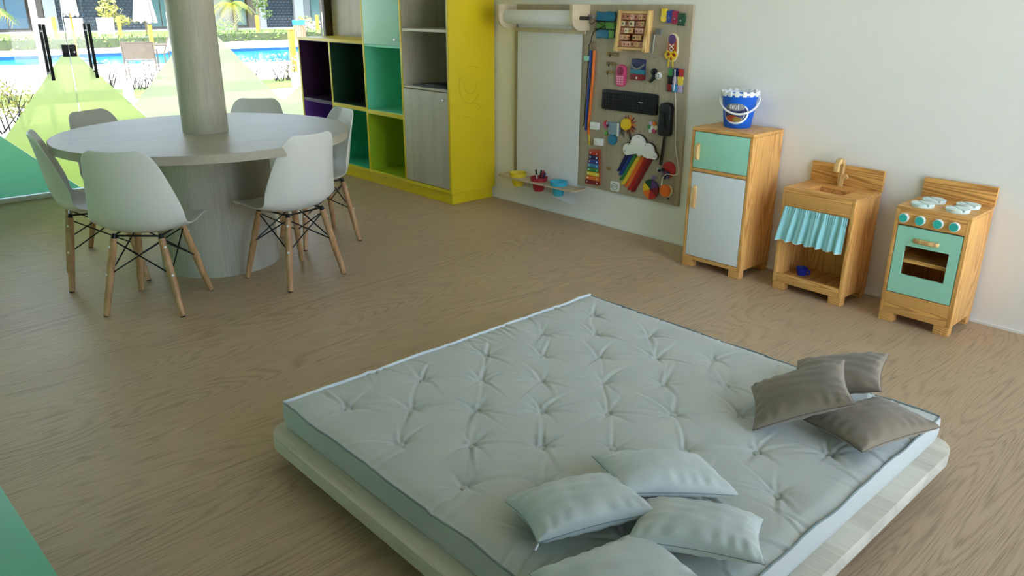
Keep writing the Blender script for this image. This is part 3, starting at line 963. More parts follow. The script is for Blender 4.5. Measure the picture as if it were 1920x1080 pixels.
# 9 caster
t = bthing('swivel_caster', 3.025, 0.992, 'black swivel caster wheel with white hub', 'caster')
MB().lathe([(0.0, -0.026), (0.017, -0.024), (0.0215, -0.016), (0.0215, -0.006), (0.014, 0.0)], 20, (XBD - 0.004,) + q(3.030, 1.062), 'x').build('wheel', 'black', t, smooth=True)
bp(MB(), [(3.040, 1.055), (3.012, 1.045), (3.020, 1.020), (3.055, 0.992), (3.066, 1.002), (3.045, 1.030)], 0.003, 0.018).build('fork', 'black', t, bevel=0.003)
MB().lathe([(0.0, -0.020), (0.018, -0.018), (0.021, -0.010), (0.021, 0.0)], 20, (XBD,) + q(3.000, 1.038), 'x').build('hub', 'white', t, smooth=True)
for k in range(5):
    a = 2 * PI * k / 5
    MB().lathe([(0.0, -0.0215), (0.0032, -0.0215), (0.0032, -0.019)], 8, (XBD,) + q(3.000 + 0.011 * math.cos(a), 1.038 + 0.011 * math.sin(a)), 'x').build('screw', 'black', t)
# 10 patch panel
t = bthing('patch_panel', 2.872, 0.95, 'panel of small coloured fabric patches at the right rim of the board', 'patch panel')
bbox(2.815, 2.930, 0.950, 1.092, 0.0, 0.004).build('backing', 'grey', t)
pc = [['leaf_green', 'navy', 'rain_red'], ['black', 'lavender', 'rain_yellow'], ['dark_red', 'sky_blue', 'lavender']]
for i in range(3):
    for j in range(3):
        bp(MB(), rough_poly(2.909 - j * 0.037, 1.066 - i * 0.045, 0.0175, 0.0225, 0.004, n=4, seed=i * 3 + j + 40), 0.004, 0.014 + 0.004 * ((i + j) % 2)).build('patch', pc[i][j], t, bevel=0.003)
MB().tube(bpath([(2.873, 1.085), (2.868, 1.02), (2.872, 0.96)], 0.02), 0.0035, 6).build('zip_tape', 'white', t)
# 11 keyboard
t = bthing('computer_keyboard', 3.215, 0.80, 'black computer keyboard screwed to the middle of the board', 'keyboard')
bp(MB(), rrect(2.990, 3.436, 0.800, 0.928, 0.012, 4), 0.0, 0.020).build('keyboard_body', 'black', t, bevel=0.003)
ks = MB()
for j in range(5):
    zz = 0.812 + j * 0.0205
    for i in range(21):
        yy = 3.424 - i * 0.0202
        if i in (15,):
            continue
        if j == 0 and 4 <= i <= 8:
            if i == 4:
                bp(ks, [(yy - 0.098, zz), (yy, zz), (yy, zz + 0.0165), (yy - 0.098, zz + 0.0165)], 0.020, 0.0245)
            continue
        bp(ks, [(yy - 0.0168, zz), (yy, zz), (yy, zz + 0.0165), (yy - 0.0168, zz + 0.0165)], 0.020, 0.0245)
M['keycap'] = plain('black_keycap', S(17, 17, 19), 0.65)
tag(ks.build('keys', 'keycap', t), kind='stuff')
bbox(3.095, 3.130, 0.868, 0.8715, 0.0245, 0.0252).build('indicator_strip', 'white', t)
# 12 handset
t = bthing('telephone_handset', 2.912, 0.50, 'black telephone handset with a coiled cord hanging from it', 'handset')
hp = [(2.9545, 0.700), (2.944, 0.686), (2.880, 0.686), (2.868, 0.698), (2.870, 0.86), (2.884, 0.882), (2.915, 0.889), (2.944, 0.880), (2.958, 0.858)]
bp(MB(), hp, 0.0, 0.042).build('handset_body', 'black', t, bevel=0.016, seg=4)
MB().tube(bpath([(2.940, 0.83, 0.042), (2.910, 0.82, 0.046), (2.905, 0.74, 0.046)], 0.04), 0.003, 6).build('grip_seam', 'blackmetal', t)
cl = []
for i in range(200):
    a = i * 0.75
    s_ = i / 199
    cl.append((2.918 + 0.018 * s_ + 0.009 * math.cos(a), 0.686 - 0.185 * s_, 0.012 + 0.008 * math.sin(a)))
MB().tube(bpath(cl), 0.0024, 5).build('coiled_cord', 'black', t, smooth=True)
# 13 two switches
for i, (y0, y1, z0, z1) in enumerate(((3.458, 3.522, 0.660, 0.708), (3.418, 3.484, 0.557, 0.604))):
    t = bthing('light_switch', (y0 + y1) / 2, z0, ('upper white light switch beside the hanging ribbons', 'lower white light switch above the xylophone')[i], 'switch')
    bbox(y0, y1, z0, z1, 0.0, 0.030).build('switch_box', 'white', t, bevel=0.004)
    bbox(y0 + 0.016, y1 - 0.016, z0 + 0.010, z1 - 0.010, 0.030, 0.035).build('rocker', 'white', t, bevel=0.002)
# 14 felt fish / sock
t = bthing('felt_sock', 3.33, 0.58, 'grey knitted sock with a blue felt foot and a pink flower', 'felt toy')
bp(MB(), rough_poly(3.327, 0.684, 0.043, 0.040, 0.003, seed=61), 0.0, 0.022).build('knit_leg', 'knit', t, bevel=0.006)
bp(MB(), [(3.337 + 0.036 * math.cos(a), 0.610 + 0.036 * math.sin(a) * 1.0) for a in [2 * PI * i / 24 for i in range(24)]], 0.0, 0.018).build('felt_foot', 'felt_blue', t, bevel=0.006)
for k in range(5):
    a = 2 * PI * k / 5
    bp(MB(), circ(3.400 + 0.014 * math.cos(a), 0.703 + 0.014 * math.sin(a), 0.010, 10), 0.0, 0.012).build('flower_petal', ['pink', 'rain_red', 'lavender', 'dark_pink', 'pink'][k], t, bevel=0.002)
bp(MB(), circ(3.395, 0.645, 0.014, 12), 0.0, 0.012).build('felt_leaf', 'felt_green', t, bevel=0.003)
bbox(3.278, 3.292, 0.640, 0.722, 0.02, 0.026).build('cuff', 'white', t, bevel=0.002)
# 15 sun
t = bthing('sun_spinner', 3.20, 0.62, 'yellow sun spinner with orange rays on a dark stick', 'spinner')
MB().tube(bpath([(3.204, 0.70, 0.010), (3.183, 0.618, 0.010)]), 0.005, 8).build('stick', 'darkframe', t)
MB().lathe([(0.0, -0.030), (0.034, -0.028), (0.0375, -0.020), (0.0375, -0.008), (0.0, -0.006)], 28, (XBD,) + q(3.226, 0.722), 'x').build('sun_disc', 'sun_yellow', t, smooth=True)
for k in range(14):
    a = 2 * PI * k / 14
    ca, sa = math.cos(a), math.sin(a)
    c0 = (3.208, 0.722)
    P_ = lambda rr, ss: (c0[0] + rr * ca - ss * sa, c0[1] + rr * sa + ss * ca)
    bp(MB(), [P_(0.020, -0.005), P_(0.060, -0.002), P_(0.060, 0.002), P_(0.020, 0.005)], 0.001, 0.006).build('ray', ['rust', 'orange', 'dark_red'][k % 3], t)
for k in range(4):
    MB().tube(bpath([(3.268 - k * 0.006, 0.70, 0.006), (3.272 - k * 0.010, 0.655 - 0.008 * k, 0.006)]), 0.002, 5).build('fringe', 'darkframe', t)
# 16 flower knob
t = bthing('pinwheel_knob', 3.021, 0.725, 'small multicoloured pinwheel flower with clear petals', 'pinwheel')
for k in range(6):
    a = 2 * PI * k / 6
    bp(MB(), circ(3.021 + 0.026 * math.cos(a), 0.725 + 0.026 * math.sin(a), 0.0145, 12), 0.002, 0.010).build('petal', ['leaf_green', 'lavender', 'rain_orange', 'cream', 'pink', 'white'][k], t, bevel=0.002)
MB().lathe([(0.0, -0.018), (0.010, -0.015), (0.013, -0.008), (0.013, 0.0)], 14, (XBD,) + q(3.021, 0.725), 'x').build('hub', 'white', t, smooth=True)


# 17 cloud, 18 rainbow zips
def cloudpoly(s):
    pts = []
    for (cy, cz, rr, a0, a1) in ((3.190, 0.568, 0.038, 255, 110), (3.115, 0.610, 0.060, 160, 20), (3.035, 0.575, 0.050, 85, -10), (2.978, 0.552, 0.020, 40, -100)):
        for i in range(11):
            a = math.radians(a0 + (a1 - a0) * i / 10)
            # left in the picture is larger y: mirror the angle
            pts.append((cy - (rr + s) * math.cos(a), cz + (rr + s) * math.sin(a)))
    return pts


def cloudshape(s):
    cs = [(3.192, 0.566, 0.039), (3.113, 0.608, 0.060), (3.030, 0.578, 0.048), (2.983, 0.551, 0.023)]
    n = 96
    out = []
    cy, cz = 3.098, 0.555
    for i in range(n):
        a = 2 * PI * i / n
        dy, dz = math.cos(a), math.sin(a)
        best = 0
        for (y_, z_, r_) in cs:
            ey, ez = y_ - cy, z_ - cz
            b_ = ey * dy + ez * dz
            c_ = ey * ey + ez * ez - (r_ + s) ** 2
            D = b_ * b_ - c_
            if D > 0:
                best = max(best, b_ + math.sqrt(D))
        best = max(best, 0.02)
        if dz < 0:                       # nearly straight lower edge
            best = min(best, (0.029 + s) / -dz)
        out.append((cy + dy * best, cz + dz * best))
    return out


t = bthing('wooden_cloud', 3.095, 0.525, 'white wooden cloud with dark edge above the rainbow zippers', 'cloud')
bp(MB(), cloudshape(0.0), 0.016, 0.028).build('cloud_face', 'white', t, bevel=0.001)
bp(MB(), cloudshape(0.004), 0.004, 0.0158).build('cloud_edge', 'darkframe', t)
for cy, cz in ((3.108, 0.655), (3.215, 0.556), (2.976, 0.548), (3.186, 0.598), (3.052, 0.612)):
    MB().lathe([(0.0, -0.0295), (0.0035, -0.029), (0.0035, -0.027)], 10, (XBD,) + q(cy, cz), 'x').build('screw', 'darkframe', t)
for k, (mt, lab) in enumerate((('navy', 'navy zipper'), ('royal', 'royal blue zipper'), ('leaf_green', 'green zipper'), ('rain_yellow', 'yellow zipper'), ('rain_orange', 'orange zipper'), ('rain_red', 'red zipper'), ('dark_red', 'dark red zipper'))):
    n_ = 7
    ya, za = 3.206 - k * 0.0315, 0.535
    LB = [(3.288, 0.408), (3.268, 0.385), (3.258, 0.352), (3.246, 0.326), (3.216, 0.314), (3.186, 0.298), (3.158, 0.290)][k]
    wy = 0.0185
    a_, b_ = (ya, za), (LB[0] - 0.010 if k else LB[0] - 0.014, LB[1])
    t = bthing('rainbow_zipper', a_[0], b_[1], lab + ' strip hanging below the white cloud', 'zipper')
    t['group'] = 'rainbow zippers under the cloud'
    bp(MB(), [(a_[0] + wy, a_[1]), (a_[0] - wy, a_[1]), (b_[0] - wy * 0.9, b_[1] + 0.004), (b_[0] + wy * 0.9, b_[1] - 0.004)], 0.0, 0.005).build('tape', mt, t)
    MB().tube(bpath([(a_[0], a_[1] - 0.01, 0.0065), (b_[0], b_[1] + 0.008, 0.0065)]), 0.003, 6).build('teeth', mt, t)
    bp(MB(), circ(b_[0] + 0.004, b_[1] + 0.010, 0.007, 8), 0.006, 0.011).build('slider', mt, t)
# 19 xylophone
t = bthing('toy_xylophone', 3.49, 0.28, 'small toy xylophone with seven coloured bars', 'xylophone')
bp(MB(), [(3.534, 0.522), (3.444, 0.530), (3.432, 0.284), (3.558, 0.280)], 0.0, 0.012).build('frame', 'rust', t, bevel=0.003)
for k, mt in enumerate(('rain_red', 'navy', 'royal', 'sky_blue', 'leaf_green', 'rain_yellow', 'rain_orange', 'dark_red')):
    zc = 0.500 - k * 0.0285
    hw = 0.036 + k * 0.0038
    cy = 3.487 + k * 0.0008
    b_ = bp(MB(), rrect(cy - hw, cy + hw, zc - 0.0125, zc + 0.0125, 0.005, 3), 0.013, 0.020).build('tone_bar', mt, t, bevel=0.0015)
    for s_ in (1, -1):
        MB().lathe([(0.0, -0.025), (0.0042, -0.024), (0.005, -0.020)], 10, (XBD,) + q(cy + s_ * hw * 0.72, zc), 'x').build('pin', 'white', b_)
# 20 nut and bolt
t = bthing('wing_nut', 3.362, 0.405, 'tiny brass wing nut between the xylophone and the rainbow zippers', 'wing nut')
bp(MB(), circ(3.362, 0.410, 0.009, 6), 0.0, 0.012).build('nut', 'brass', t, bevel=0.001)
for s_ in (1, -1):
    bp(MB(), circ(3.362 + s_ * 0.014, 0.412, 0.007, 8), 0.002, 0.006).build('wing', 'brass', t)
# 21 plug socket
t = bthing('power_socket', 3.298, 0.283, 'white power socket near the bottom edge of the board', 'socket')
bp(MB(), rrect(3.262, 3.338, 0.270, 0.335, 0.014, 5), 0.0, 0.010).build('socket_plate', 'white', t, bevel=0.002)
MB().tube([(XBD - 0.0105,) + q(3.300 + 0.026 * math.cos(a), 0.302 + 0.021 * math.sin(a)) for a in [2 * PI * i / 20 for i in range(20)]], 0.002, 5, closed=True).build('socket_ring', 'grey', t)
for s_ in (-1, 0, 1):
    bp(MB(), circ(3.300 + s_ * 0.012, 0.302 + (0.004 if s_ == 0 else 0), 0.003, 8), 0.0102, 0.0112).build('pin_hole', 'black', t)
# 22 colour wheel
t = bthing('colour_wheel', 3.001, 0.27, 'round colour wheel of six painted wedges', 'colour wheel')
for k, mt in enumerate(('violet', 'dark_green', 'sun_yellow', 'rain_orange', 'rain_red', 'dark_red')):
    # angles as seen in the picture (left is larger y)
    a0, a1 = 20 + k * 60, 80 + k * 60
    w_ = [(3.001, 0.334)] + [(3.001 - 0.062 * math.cos(math.radians(a)), 0.334 + 0.062 * math.sin(math.radians(a))) for a in [a0 + (a1 - a0) * i / 8 for i in range(9)]]
    bp(MB(), w_, 0.004, 0.014).build('wedge', mt, t)
MB().lathe([(0.0, -0.018), (0.005, -0.017), (0.006, -0.013)], 12, (XBD,) + q(3.001, 0.334), 'x').build('spindle', 'darkframe', t)
# 23 pull toy, string
t = bthing('pull_toy', 2.876, 0.345, 'round orange pull knob hanging on a white string', 'knob')
MB().lathe([(0.0, -0.036), (0.034, -0.034), (0.040, -0.026), (0.040, -0.018)], 28, (XBD,) + q(2.880, 0.347), 'x').build('knob_face', 'orange', t, smooth=True)
MB().lathe([(0.038, -0.0178), (0.040, -0.012), (0.036, 0.0)], 28, (XBD,) + q(2.870, 0.347), 'x').build('knob_rim', 'cream', t, smooth=True)
MB().lathe([(0.0, -0.008), (0.005, -0.007), (0.005, 0.0)], 8, (XBD,) + q(2.868, 0.295), 'x').build('screw', 'black', t)
tag(MB().tube(bpath([(2.866, 0.955, 0.012), (2.860, 0.90, 0.010), (2.848, 0.76, 0.008), (2.838, 0.63, 0.008), (2.815, 0.55, 0.008), (2.795, 0.488, 0.010), (2.800, 0.462, 0.012), (2.830, 0.452, 0.014), (2.865, 0.456, 0.028), (2.880, 0.450, 0.030), (2.898, 0.430, 0.030), (2.902, 0.40, 0.032), (2.900, 0.380, 0.036)]), 0.0036, 7).build('pull_string', 'rope', org=(XBD, 2.85, 0.4), smooth=True),
    'long white string running down the right rim of the board', 'string', GB)
# 24 red disc with charms
t = bthing('charm_ring', 2.91, 0.42, 'red disc with a bunch of dark glittery charms under the telephone cord', 'charm toy')
MB().lathe([(0.0, -0.010), (0.048, -0.009), (0.050, 0.0)], 30, (XBD,) + q(2.876, 0.480), 'x').build('red_disc', 'rain_red', t, smooth=True)
rn = random.Random(5)
for k in range(12):
    cy, cz = 2.925 + rn.uniform(-0.055, 0.065), 0.455 + rn.uniform(-0.04, 0.035)
    bp(MB(), circ(cy, cz, rn.uniform(0.009, 0.016), rn.choice((5, 6, 8)), rn.random()), 0.011 + 0.0012 * k, 0.0118 + 0.0012 * k + 0.006).build('charm', rn.choice(['glitter', 'navy', 'grey', 'black', 'steel', 'violet']), t, bevel=0.001)
# 25 ribbons
for k, (mt, pts, rr, lab) in enumerate((
        ('royal', [(3.552, 1.165, 0.012), (3.556, 1.0, 0.012), (3.566, 0.85, 0.010), (3.572, 0.70, 0.010), (3.574, 0.645, 0.010)], 0.0085, 'long blue ribbon hanging between the paper and the keyboard'),
        ('rain_orange', [(3.522, 1.165, 0.014), (3.526, 1.0, 0.014), (3.538, 0.85, 0.012), (3.548, 0.70, 0.012), (3.546, 0.62, 0.012)], 0.0095, 'long orange-red ribbon hanging beside the blue one'),
        ('sun_yellow', [(3.545, 0.70, 0.008), (3.546, 0.62, 0.008), (3.540, 0.55, 0.008)], 0.0055, 'short yellow ribbon end below the orange ribbon'),
        ('black', [(3.572, 1.20, 0.012), (3.566, 1.15, 0.018), (3.570, 1.0, 0.020), (3.580, 0.80, 0.018), (3.586, 0.69, 0.016), (3.598, 0.672, 0.016)], 0.0035, 'thin black cord hanging along the blue ribbon'))):
    Y, Z = q(pts[0][0], pts[-1][1])
    tag(MB().tube(bpath(pts), rr, 8).build('hanging_ribbon' if k < 3 else 'hanging_lace', mt, org=(XBD, Y, Z), smooth=True), lab, 'ribbon' if k < 3 else 'cord', GB)
tag(MB().tube([(XBD - 0.014,) + q(3.530 + 0.018 * math.cos(a), 1.195 + 0.024 * math.sin(a)) for a in [2 * PI * i / 20 for i in range(20)]], 0.0035, 6, closed=True).build('ring', 'brass', org=(XBD,) + q(3.53, 1.17), smooth=True), 'brass ring from which the coloured ribbons hang', 'ring', GB)
t = bthing('cord_stopper', 3.578, 1.098, 'small mint green bead on the black cord beside the ribbons', 'bead')
bp(MB(), rrect(3.560, 3.596, 1.098, 1.128, 0.008, 4), 0.012, 0.036).build('bead_body', 'mint', t, bevel=0.004)

# ------------------------------------------------------------------ toy kitchen
def feet(parent, x0, x1, y0, y1, h, w=0.048, front_w=0.068):
    for yy, sg in ((y0, 1), (y1, -1)):
        for xx, sx in ((x0, 1), (x1, -1)):
            ya, yb = sorted((yy, yy + sg * front_w))
            xa, xb = sorted((xx, xx + sx * w))
            MB().box(xa, xb, ya, yb, 0.0, h).build('foot', 'pine_y', parent, bevel=0.003)


# fridge
FX0, FX1, FY0, FY1, FZ = 3.732, 4.040, 2.158, 2.542, 0.808
t = thing('toy_fridge', ((FX0 + FX1) / 2, (FY0 + FY1) / 2, 0), 'pine toy fridge with a mint upper door and a white lower door', 'toy fridge')
PTH = 0.018
MB().box(FX0, FX1, FY0, FY0 + PTH, 0.045, FZ - 0.020).build('side_panel', 'pine_z', t, bevel=0.003)
MB().box(FX0, FX1, FY1 - PTH, FY1, 0.045, FZ - 0.020).build('side_panel', 'pine_z', t, bevel=0.003)
MB().box(FX0, FX1, FY0, FY1, FZ - 0.0198, FZ).build('top_panel', 'pine_y', t, bevel=0.003)
MB().box(FX0, FX1, FY0 + PTH, FY1 - PTH, 0.045, 0.066).build('bottom_panel', 'pine_y', t, bevel=0.002)
MB().box(FX0, FX1 - 0.01, FY0 + PTH, FY1 - PTH, 0.5635, 0.582).build('divider', 'pine_y', t, bevel=0.002)
MB().box(FX1 - 0.01, FX1, FY0 + PTH, FY1 - PTH, 0.066, FZ - 0.020).build('back_panel', 'pine_z', t)
d1 = MB().box(FX0 - 0.001, FX0 + 0.014, FY0 + PTH + 0.003, FY1 - PTH - 0.003, 0.585, 0.785).build('door', 'mint', t, bevel=0.002)
d2 = MB().box(FX0 - 0.001, FX0 + 0.014, FY0 + PTH + 0.003, FY1 - PTH - 0.003, 0.070, 0.560).build('door', 'white_door', t, bevel=0.002)
for dd, z0, z1 in ((d1, 0.628, 0.724), (d2, 0.350, 0.484)):
    pts = [(FX0 - 0.001, z0), (FX0 - 0.020, z0 + 0.006), (FX0 - 0.026, z0 + 0.02), (FX0 - 0.026, z1 - 0.02), (FX0 - 0.020, z1 - 0.006), (FX0 - 0.001, z1)]
    MB().prism(pts, 'y', 2.478, 2.502).build('handle', 'handlewood', dd, bevel=0.006, seg=3)
feet(t, FX0 + 0.002, FX1 - 0.002, FY0 + 0.002, FY1 - 0.002, 0.0448)

# bucket on the fridge
bx, by, bz = 3.915, 2.375, FZ
t = thing('sand_bucket', (bx, by, bz), 'blue plastic sand bucket with a white castle rim on top of the toy fridge', 'bucket')
prof = [(0.0, bz), (0.070, bz), (0.074, bz + 0.004), (0.094, bz + 0.165), (0.097, bz + 0.168), (0.097, bz + 0.178), (0.0925, bz + 0.178), (0.0905, bz + 0.165), (0.071, bz + 0.006), (0.0, bz + 0.005)]
body = MB().lathe(prof, 48, (bx, by, 0)).build('bucket_body', 'blue_plastic', t, smooth=True)
rim = MB()
prof = [(0.0935, bz + 0.1785), (0.1015, bz + 0.1785), (0.1025, bz + 0.190), (0.092, bz + 0.190), (0.091, bz + 0.1785)]
rim.lathe(prof, 48, (bx, by, 0), closed=True)
rm = rim.build('castle_rim', 'white', t, smooth=True)
for k in range(16):
    a = 2 * PI * k / 16
    ca, sa = math.cos(a), math.sin(a)
    vs_ = []
    for zz in (bz + 0.171, bz + 0.199):
        for rr, ss in ((0.093, -0.010), (0.105, -0.011), (0.105, 0.011), (0.093, 0.010)):
            vs_.append((bx + rr * ca - ss * sa, by + rr * sa + ss * ca, zz))
    MB().add(vs_, [(0, 3, 2, 1), (4, 5, 6, 7), (0, 1, 5, 4), (1, 2, 6, 5), (2, 3, 7, 6), (3, 0, 4, 7)]).build('merlon', 'white', rm, bevel=0.002)
# handle: bails hang in front, pivots left and right as seen from the camera
vd = Vector((-bx, -by, 0)).normalized()
sdv = Vector((-vd.y, vd.x, 0))
hp_ = []
for i in range(25):
    a = PI * i / 24
    p = Vector((bx, by, bz + 0.160)) + sdv * (0.106 * math.cos(a)) + vd * (0.006 + 0.102 * math.sin(a)) + Vector((0, 0, -0.078 * math.sin(a)))
    hp_.append(p)
MB().tube(hp_, 0.0055, 8).build('handle', 'white', t, smooth=True)
for s_ in (1, -1):
    p = Vector((bx, by, bz + 0.160)) + sdv * (s_ * 0.094)
    MB().tube([p, p + sdv * (s_ * 0.016)], 0.008, 10).build('handle_pivot', 'white', t, smooth=True)


def on_bucket(a, z, off=0.0):
    """a: angle from the viewer side, z above the base"""
    rr = 0.0742 + (0.094 - 0.0742) * (z - 0.004) / 0.161 + off
    base = math.atan2(vd.y, vd.x)
    return (bx + rr * math.cos(base + a), by + rr * math.sin(base + a), bz + z)


def decal(name, ca, cz, ra, rz, mat, parent, off, n=26, k=3):
    mb = MB()
    vs_ = [on_bucket(ca, cz, off)]
    for ring in range(1, k + 1):
        for i in range(n):
            a = 2 * PI * i / n
            vs_.append(on_bucket(ca + ra * ring / k * math.cos(a), cz + rz * ring / k * math.sin(a), off))
    fs_ = [(0, 1 + i, 1 + (i + 1) % n) for i in range(n)]
    for ring in range(1, k):
        o_ = 1 + (ring - 1) * n
        fs_ += [(o_ + i, o_ + n + i, o_ + n + (i + 1) % n, o_ + (i + 1) % n) for i in range(n)]
    return mb.add(vs_, fs_).build(name, mat, parent, smooth=True, ang=180)


sg = -1
lb = decal('label', sg * 0.16, 0.080, 0.86, 0.056, 'white', body, 0.0008)
decal('label_print', sg * 0.20, 0.083, 0.78, 0.048, 'navy', lb, 0.0013)
decal('label_print', sg * 0.22, 0.116, 0.60, 0.020, 'grey', lb, 0.0017)
decal('label_print', sg * 0.42, 0.055, 0.40, 0.018, 'rust', lb, 0.0018)
decal('label_print', sg * 0.06, 0.050, 0.30, 0.014, 'brass', lb, 0.0019)
for i, (a_, shape) in enumerate(((0.50, 'c'), (0.34, 'u'), (0.18, 'u'), (0.04, 'i'))):
    pts = {'c': [(0.05, 0.008), (-0.01, 0.011), (-0.055, 0.0), (-0.01, -0.011), (0.05, -0.007), (0.04, 0.0)], 'u': [(-0.05, 0.010), (-0.045, -0.006), (0.0, -0.011), (0.045, -0.006), (0.05, 0.010)], 'i': [(0.0, 0.011), (0.0, -0.011)]}[shape]
    MB().tube([on_bucket(sg * a_ + p[0], 0.116 + p[1], 0.0022) for p in pts], 0.0016, 5).build('label_lettering', 'white', lb)

# sink
SX0, SX1, SY0, SY1, SZ = 3.758, 4.022, 1.577, 1.968, 0.557
t = thing('toy_sink', ((SX0 + SX1) / 2, (SY0 + SY1) / 2, 0), 'pine toy sink unit with faucet and a gathered aqua curtain', 'toy sink')
SK = t
MB().box(SX0, SX1, SY0, SY0 + PTH, 0.042, SZ - 0.016).build('side_panel', 'pine_z', t, bevel=0.003)
MB().box(SX0, SX1, SY1 - PTH, SY1, 0.042, SZ - 0.016).build('side_panel', 'pine_z', t, bevel=0.003)
MB().box(SX0, SX0 + 0.016, SY0 + PTH, SY1 - PTH, 0.458, SZ - 0.016).build('apron', 'pine_y', t, bevel=0.002)
MB().box(SX0, SX0 + 0.016, SY0 + PTH, SY1 - PTH, 0.042, 0.092).build('sill_rail', 'pine_y', t, bevel=0.002)
MB().box(SX0 + 0.016, SX1 - 0.012, SY0 + PTH, SY1 - PTH, 0.058, 0.074).build('bottom_shelf', 'pine_x', t)
MB().box(SX1 - 0.012, SX1, SY0 + PTH, SY1 - PTH, 0.042, SZ - 0.016).build('back_panel', 'pine_z', t)
# worktop with a rectangular basin
bx0, bx1, by0, by1 = 3.806, 3.955, 1.672, 1.868
wt = MB()
wt.box(SX0, bx0, SY0, SY1, SZ - 0.0158, SZ).box(bx1, SX1, SY0, SY1, SZ - 0.0158, SZ).box(bx0, bx1, SY0, by0, SZ - 0.0158, SZ).box(bx0, bx1, by1, SY1, SZ - 0.0158, SZ)
w = wt.build('worktop', 'pine_y', t)
bs = MB()
bs.box(bx0, bx1, by0, by1, SZ - 0.060, SZ - 0.052)
for a in ((bx0 - 0.006, bx0, by0, by1), (bx1, bx1 + 0.006, by0, by1), (bx0, bx1, by0 - 0.006, by0), (bx0, bx1, by1, by1 + 0.006)):
    bs.box(a[0], a[1], a[2], a[3], SZ - 0.060, SZ - 0.0158)
bs.build('basin', 'pine_x', w)
MB().box(SX1 - 0.002, SX1 + 0.016, SY0, SY1, SZ, 0.664).build('backsplash', 'pine_y', t, bevel=0.003)
fx = 3.992
fpts = []
for i in range(13):
    a = PI * i / 12
    fpts.append((fx - 0.030 + 0.030 * math.cos(a), 0.668 + 0.026 * math.sin(a)))
# faucet: upright post with a hook-shaped spout (flat sawn piece)
fc = MB()
outer = [(fx + 0.012, SZ), (fx + 0.012, 0.672)] + [(fx - 0.030 + 0.042 * math.cos(PI * i / 12), 0.672 + 0.036 * math.sin(PI * i / 12)) for i in range(1, 12)] + [(fx - 0.072, 0.672), (fx - 0.072, 0.640), (fx - 0.048, 0.640)]
inner = [(fx - 0.030 + 0.018 * math.cos(PI - PI * i / 8), 0.668 + 0.014 * math.sin(PI - PI * i / 8)) for i in range(9)] + [(fx - 0.012, SZ)]
fc.prism(outer + inner, 'y', 1.774, 1.798)
fo = fc.build('faucet', 'handlewood', t, bevel=0.003)
MB().lathe([(0.0, -0.020), (0.012, -0.019), (0.013, -0.004), (0.006, 0.0)], 16, (fx + 0.004, 1.758, 0.612), 'x').build('tap_knob', 'handlewood', fo, smooth=True)
MB().tube([(fx, 1.774, 0.612), (fx, 1.758, 0.612)], 0.005, 8).build('tap_stem', 'handlewood', fo)
cr = MB().tube([(SX0 + 0.010, SY0 + PTH, 0.446), (SX0 + 0.010, SY1 - PTH, 0.446)], 0.004, 8).build('curtain_rod', 'handlewood', t)


def curt(a, b):
    top_w, bot_w = 0.345, 0.366
    y = 1.7725 + (0.5 - a) * (top_w + (bot_w - top_w) * b) + 0.012 * b
    amp = 0.0035 + 0.0105 * min(1, b * 1.4)
    fold = math.sin(a * 2 * PI * 6.5 + 0.7 * math.sin(a * 9) + b * 0.6) * 0.65 + 0.35 * math.sin(a * 2 * PI * 11 + 1.3)
    fine = 0.0028 * math.sin(a * 2 * PI * 30) * max(0, 1 - b * 3.0)
    x = SX0 - 0.006 - 0.006 * b - amp * fold + fine - 0.010 * b
    z = 0.462 - b * (0.182 + 0.003 * math.sin(a * 2 * PI * 6.5 + 1.0))
    return (x, y, z)


ct = MB().grid(curt, 150, 34).build('curtain', 'curtain', t, smooth=True, ang=180)
hem = MB().tube([Vector(curt(i / 150, 1.0)) for i in range(151)], 0.0016, 5).build('hem', 'white', ct)
feet(t, SX0 + 0.002, SX1 - 0.002, SY0 + 0.002, SY1 - 0.002, 0.0418)
t.rotation_euler = (0, 0, math.radians(-2.0))
# small blue cup on the bottom shelf
px, py, pz = 3.872, 1.865, 0.0745
t = thing('toy_mug', (px, py, pz), 'small dark blue toy mug lying inside the toy sink unit', 'mug')
MB().lathe([(0.0, 0.0), (0.022, 0.0), (0.031, 0.040), (0.029, 0.040), (0.020, 0.004), (0.0, 0.004)], 24, (px, py, pz)).build('mug_body', 'mug_blue', t, smooth=True)
MB().tube([(px, py - 0.024, pz + 0.033), (px, py - 0.044, pz + 0.030), (px, py - 0.044, pz + 0.014), (px, py - 0.021, pz + 0.009)], 0.0045, 8).build('handle', 'mug_blue', t, smooth=True)

# stove
OX0, OX1, OY0, OY1, OZ = 3.746, 4.028, 1.062, 1.387, 0.572
t = thing('toy_stove', ((OX0 + OX1) / 2, (OY0 + OY1) / 2, 0), 'pine toy stove with a mint oven door, turquoise knobs and four white burners', 'toy stove')
MB().box(OX0, OX1, OY0, OY0 + PTH, 0.045, OZ - 0.016).build('side_panel', 'pine_z', t, bevel=0.003)
MB().box(OX0, OX1, OY1 - PTH, OY1, 0.045, OZ - 0.016).build('side_panel', 'pine_z', t, bevel=0.003)
MB().box(OX0, OX1, OY0, OY1, OZ - 0.0158, OZ).build('worktop', 'pine_y', t, bevel=0.003)
MB().box(OX0, OX0 + 0.016, OY0 + PTH, OY1 - PTH, 0.486, OZ - 0.016).build('control_panel', 'pine_y', t, bevel=0.002)
MB().box(OX0, OX0 + 0.016, OY0 + PTH, OY1 - PTH, 0.045, 0.150).build('kick_panel', 'pine_y', t, bevel=0.002)
MB().box(OX1 - 0.012, OX1, OY0 + PTH, OY1 - PTH, 0.045, OZ - 0.016).build('back_panel', 'pine_z', t)
MB().box(OX0 + 0.016, OX1 - 0.012, OY0 + PTH, OY1 - PTH, 0.134, 0.150).build('oven_floor', 'pine_x', t)
